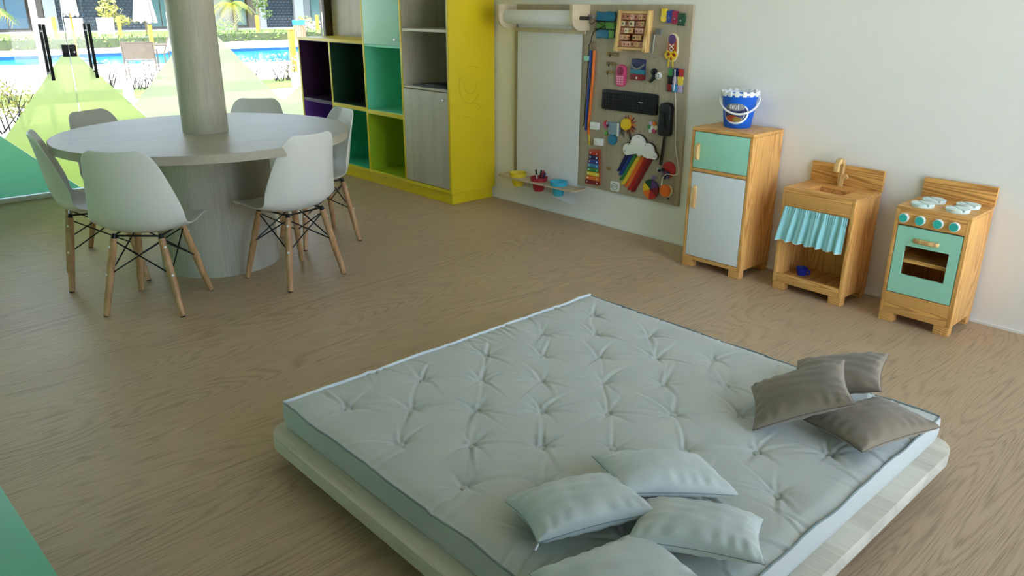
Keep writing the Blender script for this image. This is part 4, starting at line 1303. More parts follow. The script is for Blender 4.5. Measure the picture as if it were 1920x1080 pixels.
MB().box(OX0 + 0.030, OX1 - 0.012, OY0 + PTH, OY1 - PTH, 0.300, 0.318).build('oven_shelf', 'pine_y', t)
MB().box(OX1 - 0.002, OX1 + 0.016, OY0, OY1, OZ, 0.665).build('backsplash', 'pine_y', t, bevel=0.003)
# oven door with a square window hole
dy0, dy1, dz0, dz1 = OY0 + PTH + 0.003, OY1 - PTH - 0.003, 0.154, 0.480
wy0, wy1, wz0, wz1 = 1.126, 1.322, 0.247, 0.390
xa, xb = OX0 - 0.001, OX0 + 0.014
dr = MB()
V = [(x, y, z) for x in (xa, xb) for (y, z) in ((dy0, dz0), (dy1, dz0), (dy1, dz1), (dy0, dz1), (wy0, wz0), (wy1, wz0), (wy1, wz1), (wy0, wz1))]
F = []
for k in range(4):
    j = (k + 1) % 4
    F += [(k, j, 4 + j, 4 + k), (8 + k, 12 + k, 12 + j, 8 + j), (k, 8 + k, 8 + j, j), (4 + k, 4 + j, 12 + j, 12 + k)]
od = dr.add(V, F).build('oven_door', 'mint', t)
pts = [(OX0 - 0.001, 1.172), (OX0 - 0.016, 1.176), (OX0 - 0.020, 1.186), (OX0 - 0.020, 1.274), (OX0 - 0.016, 1.284), (OX0 - 0.001, 1.288)]
MB().prism(pts, 'z', 0.413, 0.432).build('handle', 'handlewood', od, bevel=0.005, seg=3)
for i, yk in enumerate((1.345, 1.272, 1.194, 1.125)):
    kb = MB().lathe([(0.0, -0.016), (0.021, -0.016), (0.022, -0.014), (0.022, 0.0)], 28, (OX0, yk, 0.5195), 'x').build('knob', 'white', t, smooth=True)
    MB().lathe([(0.0, -0.0185), (0.0185, -0.0185), (0.0185, -0.0162)], 28, (OX0, yk, 0.5195), 'x').build('knob_face', 'knob_teal', kb, smooth=True)
M['burner'] = plain('white_burner_paint', S(222, 240, 234), 0.4, var=0.02)
for (cx_, cy_) in ((3.805, 1.296), (3.928, 1.292), (3.820, 1.150), (3.940, 1.146)):
    bn = None
    for k in range(4):
        a0 = k * PI / 2 + PI / 4 + 0.10
        ptsb = [(cx_ + 0.006 * math.cos(a0 + PI / 4 - 0.1), cy_ + 0.006 * math.sin(a0 + PI / 4 - 0.1))] + [(cx_ + 0.051 * math.cos(a0 + (PI / 2 - 0.2) * i / 8), cy_ + 0.051 * math.sin(a0 + (PI / 2 - 0.2) * i / 8)) for i in range(9)]
        if k == 0:
            bn = MB().lathe([(0.0, OZ + 0.0002), (0.049, OZ + 0.0002), (0.049, OZ + 0.008), (0.0, OZ + 0.008)], 36, (cx_, cy_, 0)).build('burner', 'burner', t, smooth=True)
        MB().prism(ptsb, 'z', OZ + 0.008, OZ + 0.017).build('burner_wedge', 'burner', bn, bevel=0.0015)
feet(t, OX0 + 0.002, OX1 - 0.002, OY0 + 0.002, OY1 - 0.002, 0.0448)

# ------------------------------------------------------------------ low platform with tufted mattress
t = thing('platform_bed', (1.75, 1.43, 0), 'low pale wood platform with rounded corners under the grey mattress', 'platform')
MB().prism(rrect(0.944, 2.553, 0.627, 2.225, 0.085, 10), 'z', 0.070, 0.120).build('platform_board', 'ash_y', t, bevel=0.002)
MB().box(1.10, 2.40, 0.79, 2.06, 0.0, 0.070).build('plinth', 'darkframe', t)

MX0, MX1, MY0, MY1, MZ0, MZ1 = 0.998, 2.500, 0.680, 2.172, 0.1205, 0.225
t = thing('tufted_mattress', (1.75, 1.43, MZ0), 'square grey-green mattress tufted with rows of buttons', 'mattress')
GO, GS = 0.143, 0.149
btn = [(MX0 + GO + GS * i, MY0 + GO + GS * j - 0.004) for i in range(9) for j in range(9) if (i + j) % 2 == 0]
N = 380
xs = np.linspace(MX0, MX1, N)
ys = np.linspace(MY0, MY1, N)
X, Y = np.meshgrid(xs, ys)
rs = np.random.RandomState(3)
ex = np.minimum(X - MX0, MX1 - X)
ey = np.minimum(Y - MY0, MY1 - Y)
ed = np.minimum(ex, ey)
Z = np.full_like(X, MZ1) - 0.010 * np.exp(-(ed / 0.03) ** 2) + 0.004 * (1 - np.exp(-(ed / 0.25) ** 2))


def vnoise(sc, seed):
    rr = np.random.RandomState(seed)
    out = np.zeros_like(X)
    for k in range(6):
        kx, ky, ph = rr.normal(0, sc), rr.normal(0, sc), rr.uniform(0, 6.28)
        out += np.sin(kx * X + ky * Y + ph)
    return out / 6


Z += 0.0012 * vnoise(18, 1) + 0.0007 * vnoise(45, 2)
for (bx_, by_) in btn:
    m_ = (np.abs(X - bx_) < 0.17) & (np.abs(Y - by_) < 0.17)
    dx, dy = X[m_] - bx_, Y[m_] - by_
    rr = np.hypot(dx, dy)
    dz = -0.014 * np.exp(-(rr / 0.026) ** 2) - 0.0085 * np.exp(-(rr / 0.060) ** 2)
    nd = rs.randint(6, 9)
    base = rs.uniform(0, 6.28)
    for k in range(nd):
        a = base + 2 * PI * k / nd + rs.uniform(-0.3, 0.3)
        L = rs.uniform(0.035, 0.10)
        wd = rs.uniform(0.0045, 0.008)
        al = dx * math.cos(a) + dy * math.sin(a)
        pe = -dx * math.sin(a) + dy * math.cos(a) + 0.12 * np.clip(al, 0, 1) ** 2 / 0.1 * rs.uniform(-1, 1)
        g = np.where(al > 0, np.exp(-(al / L) ** 1.5), np.exp(-(al / 0.008) ** 2))
        prof_ = -np.exp(-(pe / wd) ** 2) + 0.7 * np.exp(-((pe - 1.9 * wd) / (1.3 * wd)) ** 2)
        dz += 0.0062 * rs.uniform(0.6, 1.25) * prof_ * g * np.clip(rr / 0.012, 0, 1)
    Z[m_] += dz
# pulled wrinkles between neighbouring buttons and towards the rims
for i, (ax_, ay_) in enumerate(btn):
    for (cx_, cy_) in btn[i + 1:]:
        L = math.hypot(cx_ - ax_, cy_ - ay_)
        if L > 0.24 or rs.rand() < 0.45:
            continue
        tx, ty = (cx_ - ax_) / L, (cy_ - ay_) / L
        al = (X - ax_) * tx + (Y - ay_) * ty
        pe = -(X - ax_) * ty + (Y - ay_) * tx - 0.010 * np.sin(np.clip(al / L, 0, 1) * PI) * rs.uniform(-1, 1)
        m_ = (al > 0) & (al < L) & (np.abs(pe) < 0.04)
        Z[m_] += 0.0020 * rs.uniform(0.4, 1) * (-np.exp(-(pe[m_] / 0.006) ** 2) + 0.7 * np.exp(-((pe[m_] - 0.011) / 0.008) ** 2))
for k in range(70):
    side = rs.randint(0, 4)
    s_ = rs.uniform(0.05, 1.45)
    L = rs.uniform(0.05, 0.13)
    a_ = rs.uniform(-0.5, 0.5)
    if side == 0:
        al, pe = (X - MX0), (Y - MY0 - s_)
    elif side == 1:
        al, pe = (MX1 - X), (Y - MY0 - s_)
    elif side == 2:
        al, pe = (Y - MY0), (X - MX0 - s_)
    else:
        al, pe = (MY1 - Y), (X - MX0 - s_)
    pe = pe - a_ * al
    m_ = (al < 2 * L) & (np.abs(pe) < 0.03)
    Z[m_] += 0.0030 * np.exp(-(al[m_] / L) ** 2) * (-np.exp(-(pe[m_] / 0.006) ** 2) + 0.8 * np.exp(-((pe[m_] - 0.011) / 0.008) ** 2))
# wavy rim
wob = lambda s: 0.0022 * math.sin(s * 13.0) + 0.0015 * math.sin(s * 29.0 + 1.0)
Xd = X + np.where(X - MX0 < 0.0001, 0, 0)
verts = np.stack([X, Y, Z], -1).reshape(-1, 3)
idx = np.arange(N * N).reshape(N, N)
quads = np.stack([idx[:-1, :-1], idx[:-1, 1:], idx[1:, 1:], idx[1:, :-1]], -1).reshape(-1, 4)
o0 = np.array([1.75, 1.43, MZ0])
me = bpy.data.meshes.new('top_cover')
me.vertices.add(N * N)
me.vertices.foreach_set('co', (verts - o0).astype(np.float32).ravel())
me.loops.add(quads.size)
me.loops.foreach_set('vertex_index', quads.astype(np.int32).ravel())
me.polygons.add(len(quads))
me.polygons.foreach_set('loop_start', (np.arange(len(quads)) * 4).astype(np.int32))
me.polygons.foreach_set('use_smooth', np.ones(len(quads), dtype=bool))
me.update(calc_edges=True)
me.materials.append(M['cushion'])
tc_ = bpy.data.objects.new('top_cover', me)
COL.objects.link(tc_)
tc_.parent = t


def zrim(x, y):
    i = int(round((x - MX0) / (MX1 - MX0) * (N - 1)))
    j = int(round((y - MY0) / (MY1 - MY0) * (N - 1)))
    return float(Z[max(0, min(N - 1, j)), max(0, min(N - 1, i))])


for (bx_, by_) in btn:
    zz = zrim(bx_, by_) + 0.004
    MB().lathe([(0.0, zz + 0.0055), (0.006, zz + 0.0052), (0.010, zz + 0.0036), (0.0115, zz + 0.001), (0.010, zz - 0.002)], 16, (bx_, by_, 0)).build('button', 'cushion', t, smooth=True)
# border (four sides in one skin, slightly bulged) and the seam cord along the rim
ring = []
K = 60
cor = [(MX0, MY0), (MX1, MY0), (MX1, MY1), (MX0, MY1)]
for c in range(4):
    a, b = cor[c], cor[(c + 1) % 4]
    for k in range(K):
        ring.append((a[0] + (b[0] - a[0]) * k / K, a[1] + (b[1] - a[1]) * k / K))
nr = len(ring)
prof_ = [(0.010, 0.0), (0.001, 0.010), (-0.003, 0.035), (-0.004, 0.060), (-0.002, 0.085), (0.000, None)]
vs_ = []
for (ins, h) in prof_:
    for i, (x, y) in enumerate(ring):
        cxx = x + (ins if x < 1.2 and abs(x - MX0) < 1e-6 else 0) - (ins if abs(x - MX1) < 1e-6 else 0)
        cyy = y + (ins if abs(y - MY0) < 1e-6 else 0) - (ins if abs(y - MY1) < 1e-6 else 0)
        bul = 0.0 if h is None else 0.0018 * math.sin(i * 0.55) * (h / 0.1)
        vs_.append((cxx + (bul if abs(y - MY0) > 1e-6 and abs(y - MY1) > 1e-6 else 0), cyy + (bul if abs(x - MX0) > 1e-6 and abs(x - MX1) > 1e-6 else 0), (zrim(x, y) - 0.0005) if h is None else MZ0 + h))
mb = MB()
mb.add(vs_, [(r_ * nr + i, r_ * nr + (i + 1) % nr, (r_ + 1) * nr + (i + 1) % nr, (r_ + 1) * nr + i) for r_ in range(len(prof_) - 1) for i in range(nr)])
mb.add([(p[0], p[1], MZ0) for p in ((MX0 + .01, MY0 + .01), (MX1 - .01, MY0 + .01), (MX1 - .01, MY1 - .01), (MX0 + .01, MY1 - .01))], [(0, 3, 2, 1)])
mb.build('border', 'mat_side', t, smooth=True, ang=60)
sm = MB()
path = []
for i, (x, y) in enumerate(ring):
    s_ = i / nr * 6.0
    path.append((x + (wob(s_) if abs(x - MX0) < 1e-6 or abs(x - MX1) < 1e-6 else 0), y + (wob(s_) if abs(y - MY0) < 1e-6 or abs(y - MY1) < 1e-6 else 0), zrim(x, y) + 0.0005 + 0.0012 * math.sin(s_ * 21)))
sm.tube(path[3 * K:] + path[:2 * K + 1], 0.0034, 8)
sm.build('seam_cord', 'seam', t, smooth=True, ang=180)
lp = [(p[0], p[1] + 0.001, p[2] + 0.002) for p in path[2 * K:3 * K + 1]]
MB().tube(lp, 0.0062, 8).build('light_piping', 'alu', t, smooth=True, ang=180)


# ------------------------------------------------------------------ pillows
def pillow(name, w, dd, h, mat, seam, label, group, loc, rot, seed):
    rn = random.Random(seed)
    t = thing(name, loc, label, 'pillow', group)
    n = 64
    ph = [rn.uniform(0, 6.28) for _ in range(12)]

    def outline(uu, vv):
        x = w / 2 * uu * (1 - 0.085 * math.cos(vv * PI / 2) ** 1.0 + 0.0)
        y = dd / 2 * vv * (1 - 0.10 * math.cos(uu * PI / 2) ** 1.0)
        return x, y

    def surf(sgn):
        def fn(a, b):
            uu, vv = math.sin((a - 0.5) * PI) * 0.35 + (2 * a - 1) * 0.65, math.sin((b - 0.5) * PI) * 0.35 + (2 * b - 1) * 0.65
            x, y = outline(uu, vv)
            e = max(0.0, (1 - uu * uu)) ** 0.5 * max(0.0, (1 - vv * vv)) ** 0.5
            z = h / 2 * e ** 0.82
            # puckers running in from the seams, soft dents on the face
            eu, ev = 1 - abs(uu), 1 - abs(vv)
            pk = 0.0
            pk += math.exp(-(ev / 0.28) ** 2) * math.sin(uu * 22 + ph[0] + 2 * math.sin(uu * 4 + ph[4])) * min(1, ev * 9)
            pk += math.exp(-(eu / 0.25) ** 2) * math.sin(vv * 17 + ph[1] + 2 * math.sin(vv * 3 + ph[5])) * min(1, eu * 9)
            dent = math.sin(uu * 3.1 + ph[2]) * math.sin(vv * 2.7 + ph[3]) * e
            fine = math.sin(uu * 9 + vv * 7 + ph[6]) * math.sin(vv * 8 - uu * 5 + ph[7]) * e
            z += 0.0027 * pk + 0.004 * dent + 0.0016 * fine
            z = max(z, 0.0006) if e > 1e-6 else 0.0
            return (x, y, z if sgn > 0 else -0.62 * z)
        return fn

    body = MB().grid(surf(1), n, n)
    body.grid(surf(-1), n, n)
    body.build('pillow_cover', mat, t, local=True, smooth=True, ang=180, merge=True)
    pth = []
    for c in range(4):
        for k in range(16):
            s_ = -1 + 2 * k / 16
            uv = [(s_, -1), (1, s_), (-s_, 1), (-1, -s_)][c]
            x, y = outline(*uv)
            pth.append((x, y, 0))
    MB().tube(pth, 0.0012, 6, closed=True).build('seam', seam, t, local=True, smooth=True, ang=180)
    t.rotation_euler = rot
    return t


D = math.radians
ZM = MZ1
G1, G2 = 'pale blue-grey pillows on the mattress', 'taupe pillows on the mattress'
M['bg_seam'] = fabric('blue_grey_seam', S(126, 138, 142), bump=0.1)
pillow('throw_pillow', 0.310, 0.232, 0.120, 'bluegrey', 'bg_seam', 'pale blue-grey pillow leaning in front, with a zip pull at its lower corner', G1, (1.228, 1.076, 0.284), (D(-10), D(-1.5), D(-23)), 1)
pillow('throw_pillow', 0.325, 0.228, 0.110, 'bluegrey', 'bg_seam', 'pale blue-grey pillow farthest back, touching the mattress with its long side', G1, (1.498, 1.024, 0.279), (D(-8), D(8), D(-32)), 2)
pillow('throw_pillow', 0.305, 0.232, 0.115, 'bluegrey', 'bg_seam', 'pale blue-grey pillow closest to the front rim of the mattress', G1, (1.378, 0.832, 0.276), (D(-11), D(-1), D(-60)), 3)
pillow('throw_pillow', 0.325, 0.235, 0.100, 'bluegrey', 'bg_seam', 'pale blue-grey pillow lying flat, half hidden under two others and cut by the frame', G1, (1.108, 0.842, ZM + 0.046), (D(0), D(0), D(-14)), 4)
pillow('throw_pillow', 0.318, 0.222, 0.100, 'taupe', 'taupe_seam', 'taupe pillow lying flat at the mattress corner', G2, (2.192, 0.776, 0.271), (D(-3), D(-0.5), D(-18)), 5)
pillow('throw_pillow', 0.300, 0.228, 0.100, 'taupe', 'taupe_seam', 'taupe pillow tilted behind the other two at the mattress rim', G2, (2.378, 0.976, 0.296), (D(10), D(-19), D(-75)), 6)
pillow('throw_pillow', 0.300, 0.230, 0.110, 'taupe', 'taupe_seam', 'taupe pillow lying on top of the two other taupe pillows', G2, (2.104, 0.966, 0.324), (D(9.5), D(-27), D(-61)), 7)
zip_root = [o for o in bpy.data.objects if o.name == 'throw_pillow'][0]
MB().tube([(-0.150, -0.110, 0.0), (-0.156, -0.118, -0.004), (-0.166, -0.126, -0.010)], 0.0028, 6).build('zip_pull', 'steel', zip_root, local=True)

# ------------------------------------------------------------------ mint bench by the camera
a2 = math.radians(1.96)
t = thing('mint_bench', (-0.10, 1.35, 0), 'low sea-green bench whose edge shows in the bottom left corner', 'bench')
MB().box(-0.30, 0.287, -1.05, 0.95, 0.425, 0.45).build('bench_top', 'mintdark', t, bevel=0.002, local=True)
MB().box(-0.28, 0.265, -1.03, 0.93, 0.06, 0.425).build('bench_body', 'mintdark', t, bevel=0.002, local=True)
MB().box(-0.25, 0.225, -1.0, 0.90, 0.0, 0.06).build('plinth', 'mintdark', t, bevel=0.002, local=True)
t.rotation_euler = (0, 0, a2)

# ------------------------------------------------------------------ outside, beyond the glass
M['deck'] = plain('pale_paving', S(226, 222, 212), 0.8, var=0.06, vscale=1.5)
M['lawn'] = plain('lawn_green', S(73, 93, 34), 0.9, var=0.35, vscale=9)
M['water'] = plain('pool_water', S(22, 112, 146), 0.12, var=0.18, vscale=1.2)
M['tile_blue'] = plain('pool_tile', S(23, 72, 112), 0.4, var=0.2, vscale=20)
M['facade'] = plain('cream_facade', S(153, 147, 132), 0.8, var=0.03)
M['facade_white'] = plain('white_facade', S(155, 155, 155), 0.8, var=0.02)
M['facade_taupe'] = plain('taupe_facade', S(87, 76, 69), 0.8, var=0.04)
M['doorglass'] = plain('teal_glass', S(63, 99, 100), 0.1, var=0.1, vscale=1.0)
M['doorglass2'] = plain('blue_glass', S(77, 105, 125), 0.1, var=0.1, vscale=1.0)
M['foliage_dark'] = plain('leaf_dark_green', S(47, 60, 29), 0.6, var=0.4, vscale=30)
M['foliage_green'] = plain('leaf_fresh_green', S(79, 104, 34), 0.6, var=0.35, vscale=30)
M['foliage_yellow'] = plain('leaf_yellow_green', S(129, 129, 29), 0.6, var=0.3, vscale=30)
M['foliage_pale'] = plain('leaf_overexposed', S(146, 146, 138), 0.6, var=0.1, vscale=30)  # overexposed sunlight on the leaves is put into this pale tone
M['twig'] = plain('dark_twig', S(40, 34, 30), 0.8, var=0.2)
M['bark'] = plain('pale_bark', S(116, 105, 87), 0.8, var=0.2)
M['postwood'] = wood('yellow_post_wood', S(125, 91, 19), S(155, 122, 40), 'z', 10, 20, along=0.1, amount=0.4)
M['slatwood'] = wood('bin_slat_wood', S(112, 72, 52), S(141, 105, 81), 'z', 14, 20, along=0.1, amount=0.4)
M['canvas'] = fabric('umbrella_canvas', S(153, 146, 139), weave=200)
M['sling'] = fabric('sling_mesh', S(88, 80, 72), weave=200)
M['wire'] = plain('fence_wire', S(79, 87, 84), 0.5, metal=0.4)
M['concrete'] = plain('grey_concrete', S(110, 113, 117), 0.8, var=0.06)


def lattice(name):
    m, n, b, out = new_mat(name)
    tc = node(n, 'ShaderNodeTexCoord')
    br = node(n, 'ShaderNodeTexBrick')
    br.inputs['Color1'].default_value = S(38, 54, 68)
    br.inputs['Color2'].default_value = S(48, 66, 80)
    br.inputs['Mortar'].default_value = S(13, 19, 30)
    br.inputs['Scale'].default_value = 1.0
    br.inputs['Brick Width'].default_value = 0.24
    br.inputs['Row Height'].default_value = 0.16
    br.inputs['Mortar Size'].default_value = 0.035
    mp = node(n, 'ShaderNodeMapping')
    mp.inputs['Rotation'].default_value = (PI / 2, 0, 0)
    n.links.new(tc.outputs['Object'], mp.inputs['Vector'])
    n.links.new(mp.outputs[0], br.inputs['Vector'])
    n.links.new(br.outputs[0], b.inputs['Base Color'])
    b.inputs['Roughness'].default_value = 0.7
    return m


M['lattice'] = lattice('navy_lattice_blocks')
GZ = -0.05
PN = [(-12.0, 31.0 - 0.8), (4.29, 23.2), (9.45, 20.6), (24.0, 13.6)]
g = MB()
# paved ground with the pool left out
ZP = GZ
pool_near = [(-14.0, 24.6), (4.3, 23.3), (9.5, 20.6), (15.0, 19.0), (26.0, 19.0)]
pool_far_y = 27.0
g.sheet([(-60, -40), (90, -40), (90, 6.957), (-60, 6.957)], 'z', GZ - 0.08)
g.sheet([(-60, 6.957), (90, 6.957), (90, 19.0), (26, 19.0)] + pool_near[::-1][1:] + [(-60, 24.6)], 'z', GZ)
g.sheet([(-60, pool_far_y), (90, pool_far_y), (90, 120), (-60, 120)], 'z', GZ)
g.sheet([(-60, 24.6), (-14, 24.6), (-14, pool_far_y), (-60, pool_far_y)], 'z', GZ)
g.sheet([(26, 19), (90, 19), (90, pool_far_y), (26, pool_far_y)], 'z', GZ)
struct(g.build('ground', 'deck', normals=False))
pl = MB().sheet(pool_near + [(26.0, pool_far_y), (-14.0, pool_far_y)], 'z', GZ - 0.10)
po = struct(pl.build('pool', 'water', normals=False))
rim_ = MB()
loop = pool_near + [(26.0, pool_far_y), (-14.0, pool_far_y)]
for i in range(len(loop)):
    a, b = loop[i], loop[(i + 1) % len(loop)]
    rim_.add([(a[0], a[1], GZ - 0.101), (b[0], b[1], GZ - 0.101), (b[0], b[1], GZ + 0.002), (a[0], a[1], GZ + 0.002)], [(0, 1, 2, 3)])
rim_.build('tile_band', 'tile_blue', po, normals=False)
struct(MB().box(-20, 40, 13.85, 15.6, GZ, GZ + 0.012).build('lawn_strip', 'lawn'))
struct(MB().box(-20, 40, 34.5, 45.9, GZ, GZ + 0.012).build('lawn', 'lawn'))


def leaves(mb, c, sx, sy, sz, n, size, rn, shell=0.0):
    for _ in range(n):
        while True:
            p = [rn.uniform(-1, 1) for _ in range(3)]
            l2 = sum(v * v for v in p)
            if shell * shell <= l2 <= 1:
                break
        P = Vector((c[0] + p[0] * sx, c[1] + p[1] * sy, c[2] + p[2] * sz))
        a = Vector((rn.gauss(0, 1), rn.gauss(0, 1), rn.gauss(0, 0.6))).normalized()
        b = a.orthogonal().normalized()
        L = size * rn.uniform(0.6, 1.3)
        mb.add([P - a * L, P + b * L * 0.45, P + a * L, P - b * L * 0.45], [(0, 1, 2, 3)])


def shrub(x, y, w, h, mat, label, seed, n=150, size=0.032, group='garden shrubs outside'):
    rn = random.Random(seed)
    t = thing('garden_shrub', (x, y, GZ), label, 'shrub', group)
    lf = MB()
    leaves(lf, (x, y, GZ + h * 0.62), w / 2, w / 2.4, h * 0.42, n, size, rn)
    tag(lf.build('foliage', mat, t, normals=False), kind='stuff')
    tw = MB()
    for _ in range(16):
        a = Vector((x + rn.uniform(-w, w) * 0.22, y + rn.uniform(-w, w) * 0.15, GZ))
        b = a + Vector((rn.uniform(-w, w) * 0.28, rn.uniform(-w, w) * 0.2, h * rn.uniform(0.55, 0.95)))
        m_ = a.lerp(b, 0.55) + Vector((rn.uniform(-0.04, 0.04), rn.uniform(-0.04, 0.04), 0))
        tw.tube([a, m_, b], [0.010, 0.007, 0.003], 5)
    tag(tw.build('twigs', 'twig', t), kind='stuff')


shrub(2.02, 11.2, 0.95, 0.58, 'foliage_yellow', 'yellow-green shrub close to the window at the left edge', 1, 420)
shrub(2.55, 14.4, 1.0, 0.55, 'foliage_pale', 'pale twiggy shrub behind the yellow shrub', 2)
shrub(3.35, 14.4, 0.9, 0.50, 'foliage_pale', 'pale twiggy shrub left of the glass door handles', 3)
shrub(4.25, 15.1, 0.9, 0.55, 'foliage_pale', 'pale twiggy shrub below the sling chair, left one', 4)
shrub(4.95, 15.2, 0.8, 0.50, 'foliage_pale', 'pale twiggy shrub below the sling chair, right one', 5)
shrub(5.62, 15.1, 0.5, 0.50, 'foliage_yellow', 'small yellow shrub beside the sling chair', 6, 180)
shrub(6.95, 15.1, 0.9, 0.52, 'foliage_pale', 'pale twiggy shrub right of the column', 7)
shrub(7.65, 15.1, 0.9, 0.55, 'foliage_pale', 'pale twiggy shrub beside the yellow post', 8)
shrub(8.35, 15.0, 0.6, 0.70, 'foliage_yellow', 'yellow shrub at the foot of the near yellow post', 9, 200)
# clipped hedge rows on the far side of the pool
for (xa, xb, y, lab, sd) in ((3.5, 12.8, 30.4, 'long clipped hedge across the pool, left stretch', 21), (12.9, 24.0, 32.2, 'long clipped hedge across the pool, right stretch', 22)):
    rn = random.Random(sd)
    t = thing('clipped_hedge', ((xa + xb) / 2, y, GZ), lab, 'hedge', 'hedges across the pool')
    MB().box(xa, xb, y - 0.22, y + 0.22, GZ, GZ + 0.30).build('hedge_core', 'foliage_dark', t)
    lf = MB()
    for _ in range(int((xb - xa) * 110)):
        P = Vector((rn.uniform(xa, xb), y + rn.uniform(-0.30, 0.30), GZ + rn.uniform(0.02, 0.42)))
        a = Vector((rn.gauss(0, 1), rn.gauss(0, 1), rn.gauss(0, 1))).normalized()
        b = a.orthogonal().normalized()
        lf.add([P - a * 0.07, P + b * 0.04, P + a * 0.07, P - b * 0.04], [(0, 1, 2, 3)])
    tag(lf.build('foliage', 'foliage_green', t, normals=False), kind='stuff')
# grey stub posts of the low fence
for i, (x, y) in enumerate(((4.07, 13.15), (6.93, 13.15))):
    t = thing('stub_post', (x, y, GZ), ('short grey concrete post seen between the two film mountains', 'short grey concrete post by the yellow shelf edge')[i], 'post')
    MB().box(x - 0.065, x + 0.065, y - 0.06, y + 0.06, GZ, GZ + 0.33).build('post_shaft', 'concrete', t, bevel=0.004)
    MB().box(x - 0.05, x + 0.05, y - 0.045, y + 0.045, GZ + 0.33, GZ + 0.335).build('post_cap', 'concrete', t)
# pale lamp pole outside the door
x, y = 2.35, 10.4
t = thing('lamp_pole', (x, y, GZ), 'slim white pole standing outside the left door leaf', 'pole')
MB().tube([(x, y, GZ), (x, y, 3.2)], 0.034, 14).build('pole_shaft', 'white', t, smooth=True)
MB().lathe([(0.075, GZ), (0.075, GZ + 0.012), (0.04, GZ + 0.03)], 16, (x, y, 0)).build('base_plate', 'steel', t)

# wire fence with yellow posts across the pool
t = thing('wire_fence', (14.0, 33.6, GZ), 'wire mesh fence with yellow wooden posts across the pool', 'fence')
for (x, y) in ((6.0, 33.6), (8.2, 33.6), (10.45, 33.6), (12.9, 33.6), (16.1, 33.6), (19.0, 33.6), (21.3, 33.6)):
    MB().box(x - 0.06, x + 0.06, y - 0.06, y + 0.06, GZ, 0.92).build('post', 'postwood', t, bevel=0.01)
wm = MB()
for i in range(230):
    x = 5.0 + i * 0.075
    wm.box(x, x + 0.005, 33.6, 33.605, 0.05, 0.85)
for k in range(9):
    wm.box(5.0, 22.2, 33.606, 33.611, 0.05 + k * 0.1, 0.056 + k * 0.1)
tag(wm.build('wire_mesh', 'wire', t), kind='stuff')
for (x, y, h, lab) in ((8.38, 15.95, 0.90, 'near yellow wooden post standing by the low shelf edge'), (9.75, 28.3, 0.72, 'yellow wooden post under the closed umbrella')):
    t = thing('wooden_post', (x, y, GZ), lab, 'post')
    MB().box(x - 0.055, x + 0.055, y - 0.055, y + 0.055, GZ, h).build('post_shaft', 'postwood', t, bevel=0.01)
    MB().box(x - 0.06, x + 0.06, y - 0.06, y + 0.06, h, h + 0.015).build('post_cap', 'postwood', t, bevel=0.004)


def umbrella(x, y, zb, w, label):
    t = thing('closed_umbrella', (x, y, GZ), label, 'umbrella', 'closed parasols by the pool')
    MB().tube([(x, y, GZ), (x, y, 2.6)], 0.03, 10).build('pole', 'postwood', t, smooth=True)
    MB().lathe([(0.25, GZ), (0.25, GZ + 0.06), (0.06, GZ + 0.09)], 20, (x, y, 0)).build('base', 'concrete', t)

    def fn(a, b):
        ang = 2 * PI * a
        rr = (w / 2) * (0.12 + 0.88 * b ** 0.7) * (1 + 0.22 * math.sin(ang * 8))
        return (x + rr * math.cos(ang), y + rr * math.sin(ang), 2.62 - b * (2.62 - zb) - 0.05 * b * math.cos(ang * 8))
    MB().grid(fn, 96, 14).build('canopy', 'canvas', t, smooth=True, ang=60)


umbrella(12.7, 37.3, 0.62, 0.85, 'closed cream umbrella across the pool, left of the column')
umbrella(6.22, 23.75, 1.12, 0.36, 'closed white umbrella at the near pool edge behind the door lock')


def sling_chair(x, y, rz, label, s=1.0):
    t = thing('sling_chair', (x, y, GZ), label, 'chair', 'sling chairs by the pool', rz)
    R_ = lambda mb, n, m_: mb.build(n, m_, t, local=True, smooth=True)
    w = 0.29 * s
    for sy in (-w, w):
        R_(MB().tube([(0.26 * s, sy, 0), (0.24 * s, sy, 0.40 * s)], 0.015, 8), 'leg', 'darkframe')
        R_(MB().tube([(-0.24 * s, sy, 0), (-0.22 * s, sy, 0.40 * s), (-0.34 * s, sy, 0.74 * s)], 0.015, 8), 'leg', 'darkframe')
        R_(MB().tube([(-0.28 * s, sy, 0.58 * s), (0.24 * s, sy, 0.58 * s), (0.25 * s, sy, 0.40 * s)], 0.014, 8), 'armrest', 'darkframe')
    R_(MB().tube([(-0.34 * s, -w, 0.74 * s), (-0.34 * s, w, 0.74 * s)], 0.015, 8), 'top_rail', 'darkframe')
    MB().box(-0.22 * s, 0.26 * s, -w + 0.012, w - 0.012, 0.385 * s, 0.397 * s).build('seat', 'sling', t, local=True)
    MB().add([(-0.225 * s, -w + 0.012, 0.42 * s), (-0.225 * s, w - 0.012, 0.42 * s), (-0.335 * s, w - 0.012, 0.73 * s), (-0.335 * s, -w + 0.012, 0.73 * s), (-0.237 * s, -w + 0.012, 0.415 * s), (-0.237 * s, w - 0.012, 0.415 * s), (-0.347 * s, w - 0.012, 0.725 * s), (-0.347 * s, -w + 0.012, 0.725 * s)],
             [(0, 1, 2, 3), (7, 6, 5, 4), (0, 4, 5, 1), (1, 5, 6, 2), (2, 6, 7, 3), (3, 7, 4, 0)]).build('backrest', 'sling', t, local=True)


sling_chair(5.70, 17.3, D(65), 'beige sling chair with its back to the window, left of the column')
sling_chair(6.75, 19.4, D(150), 'beige sling chair partly behind the column')


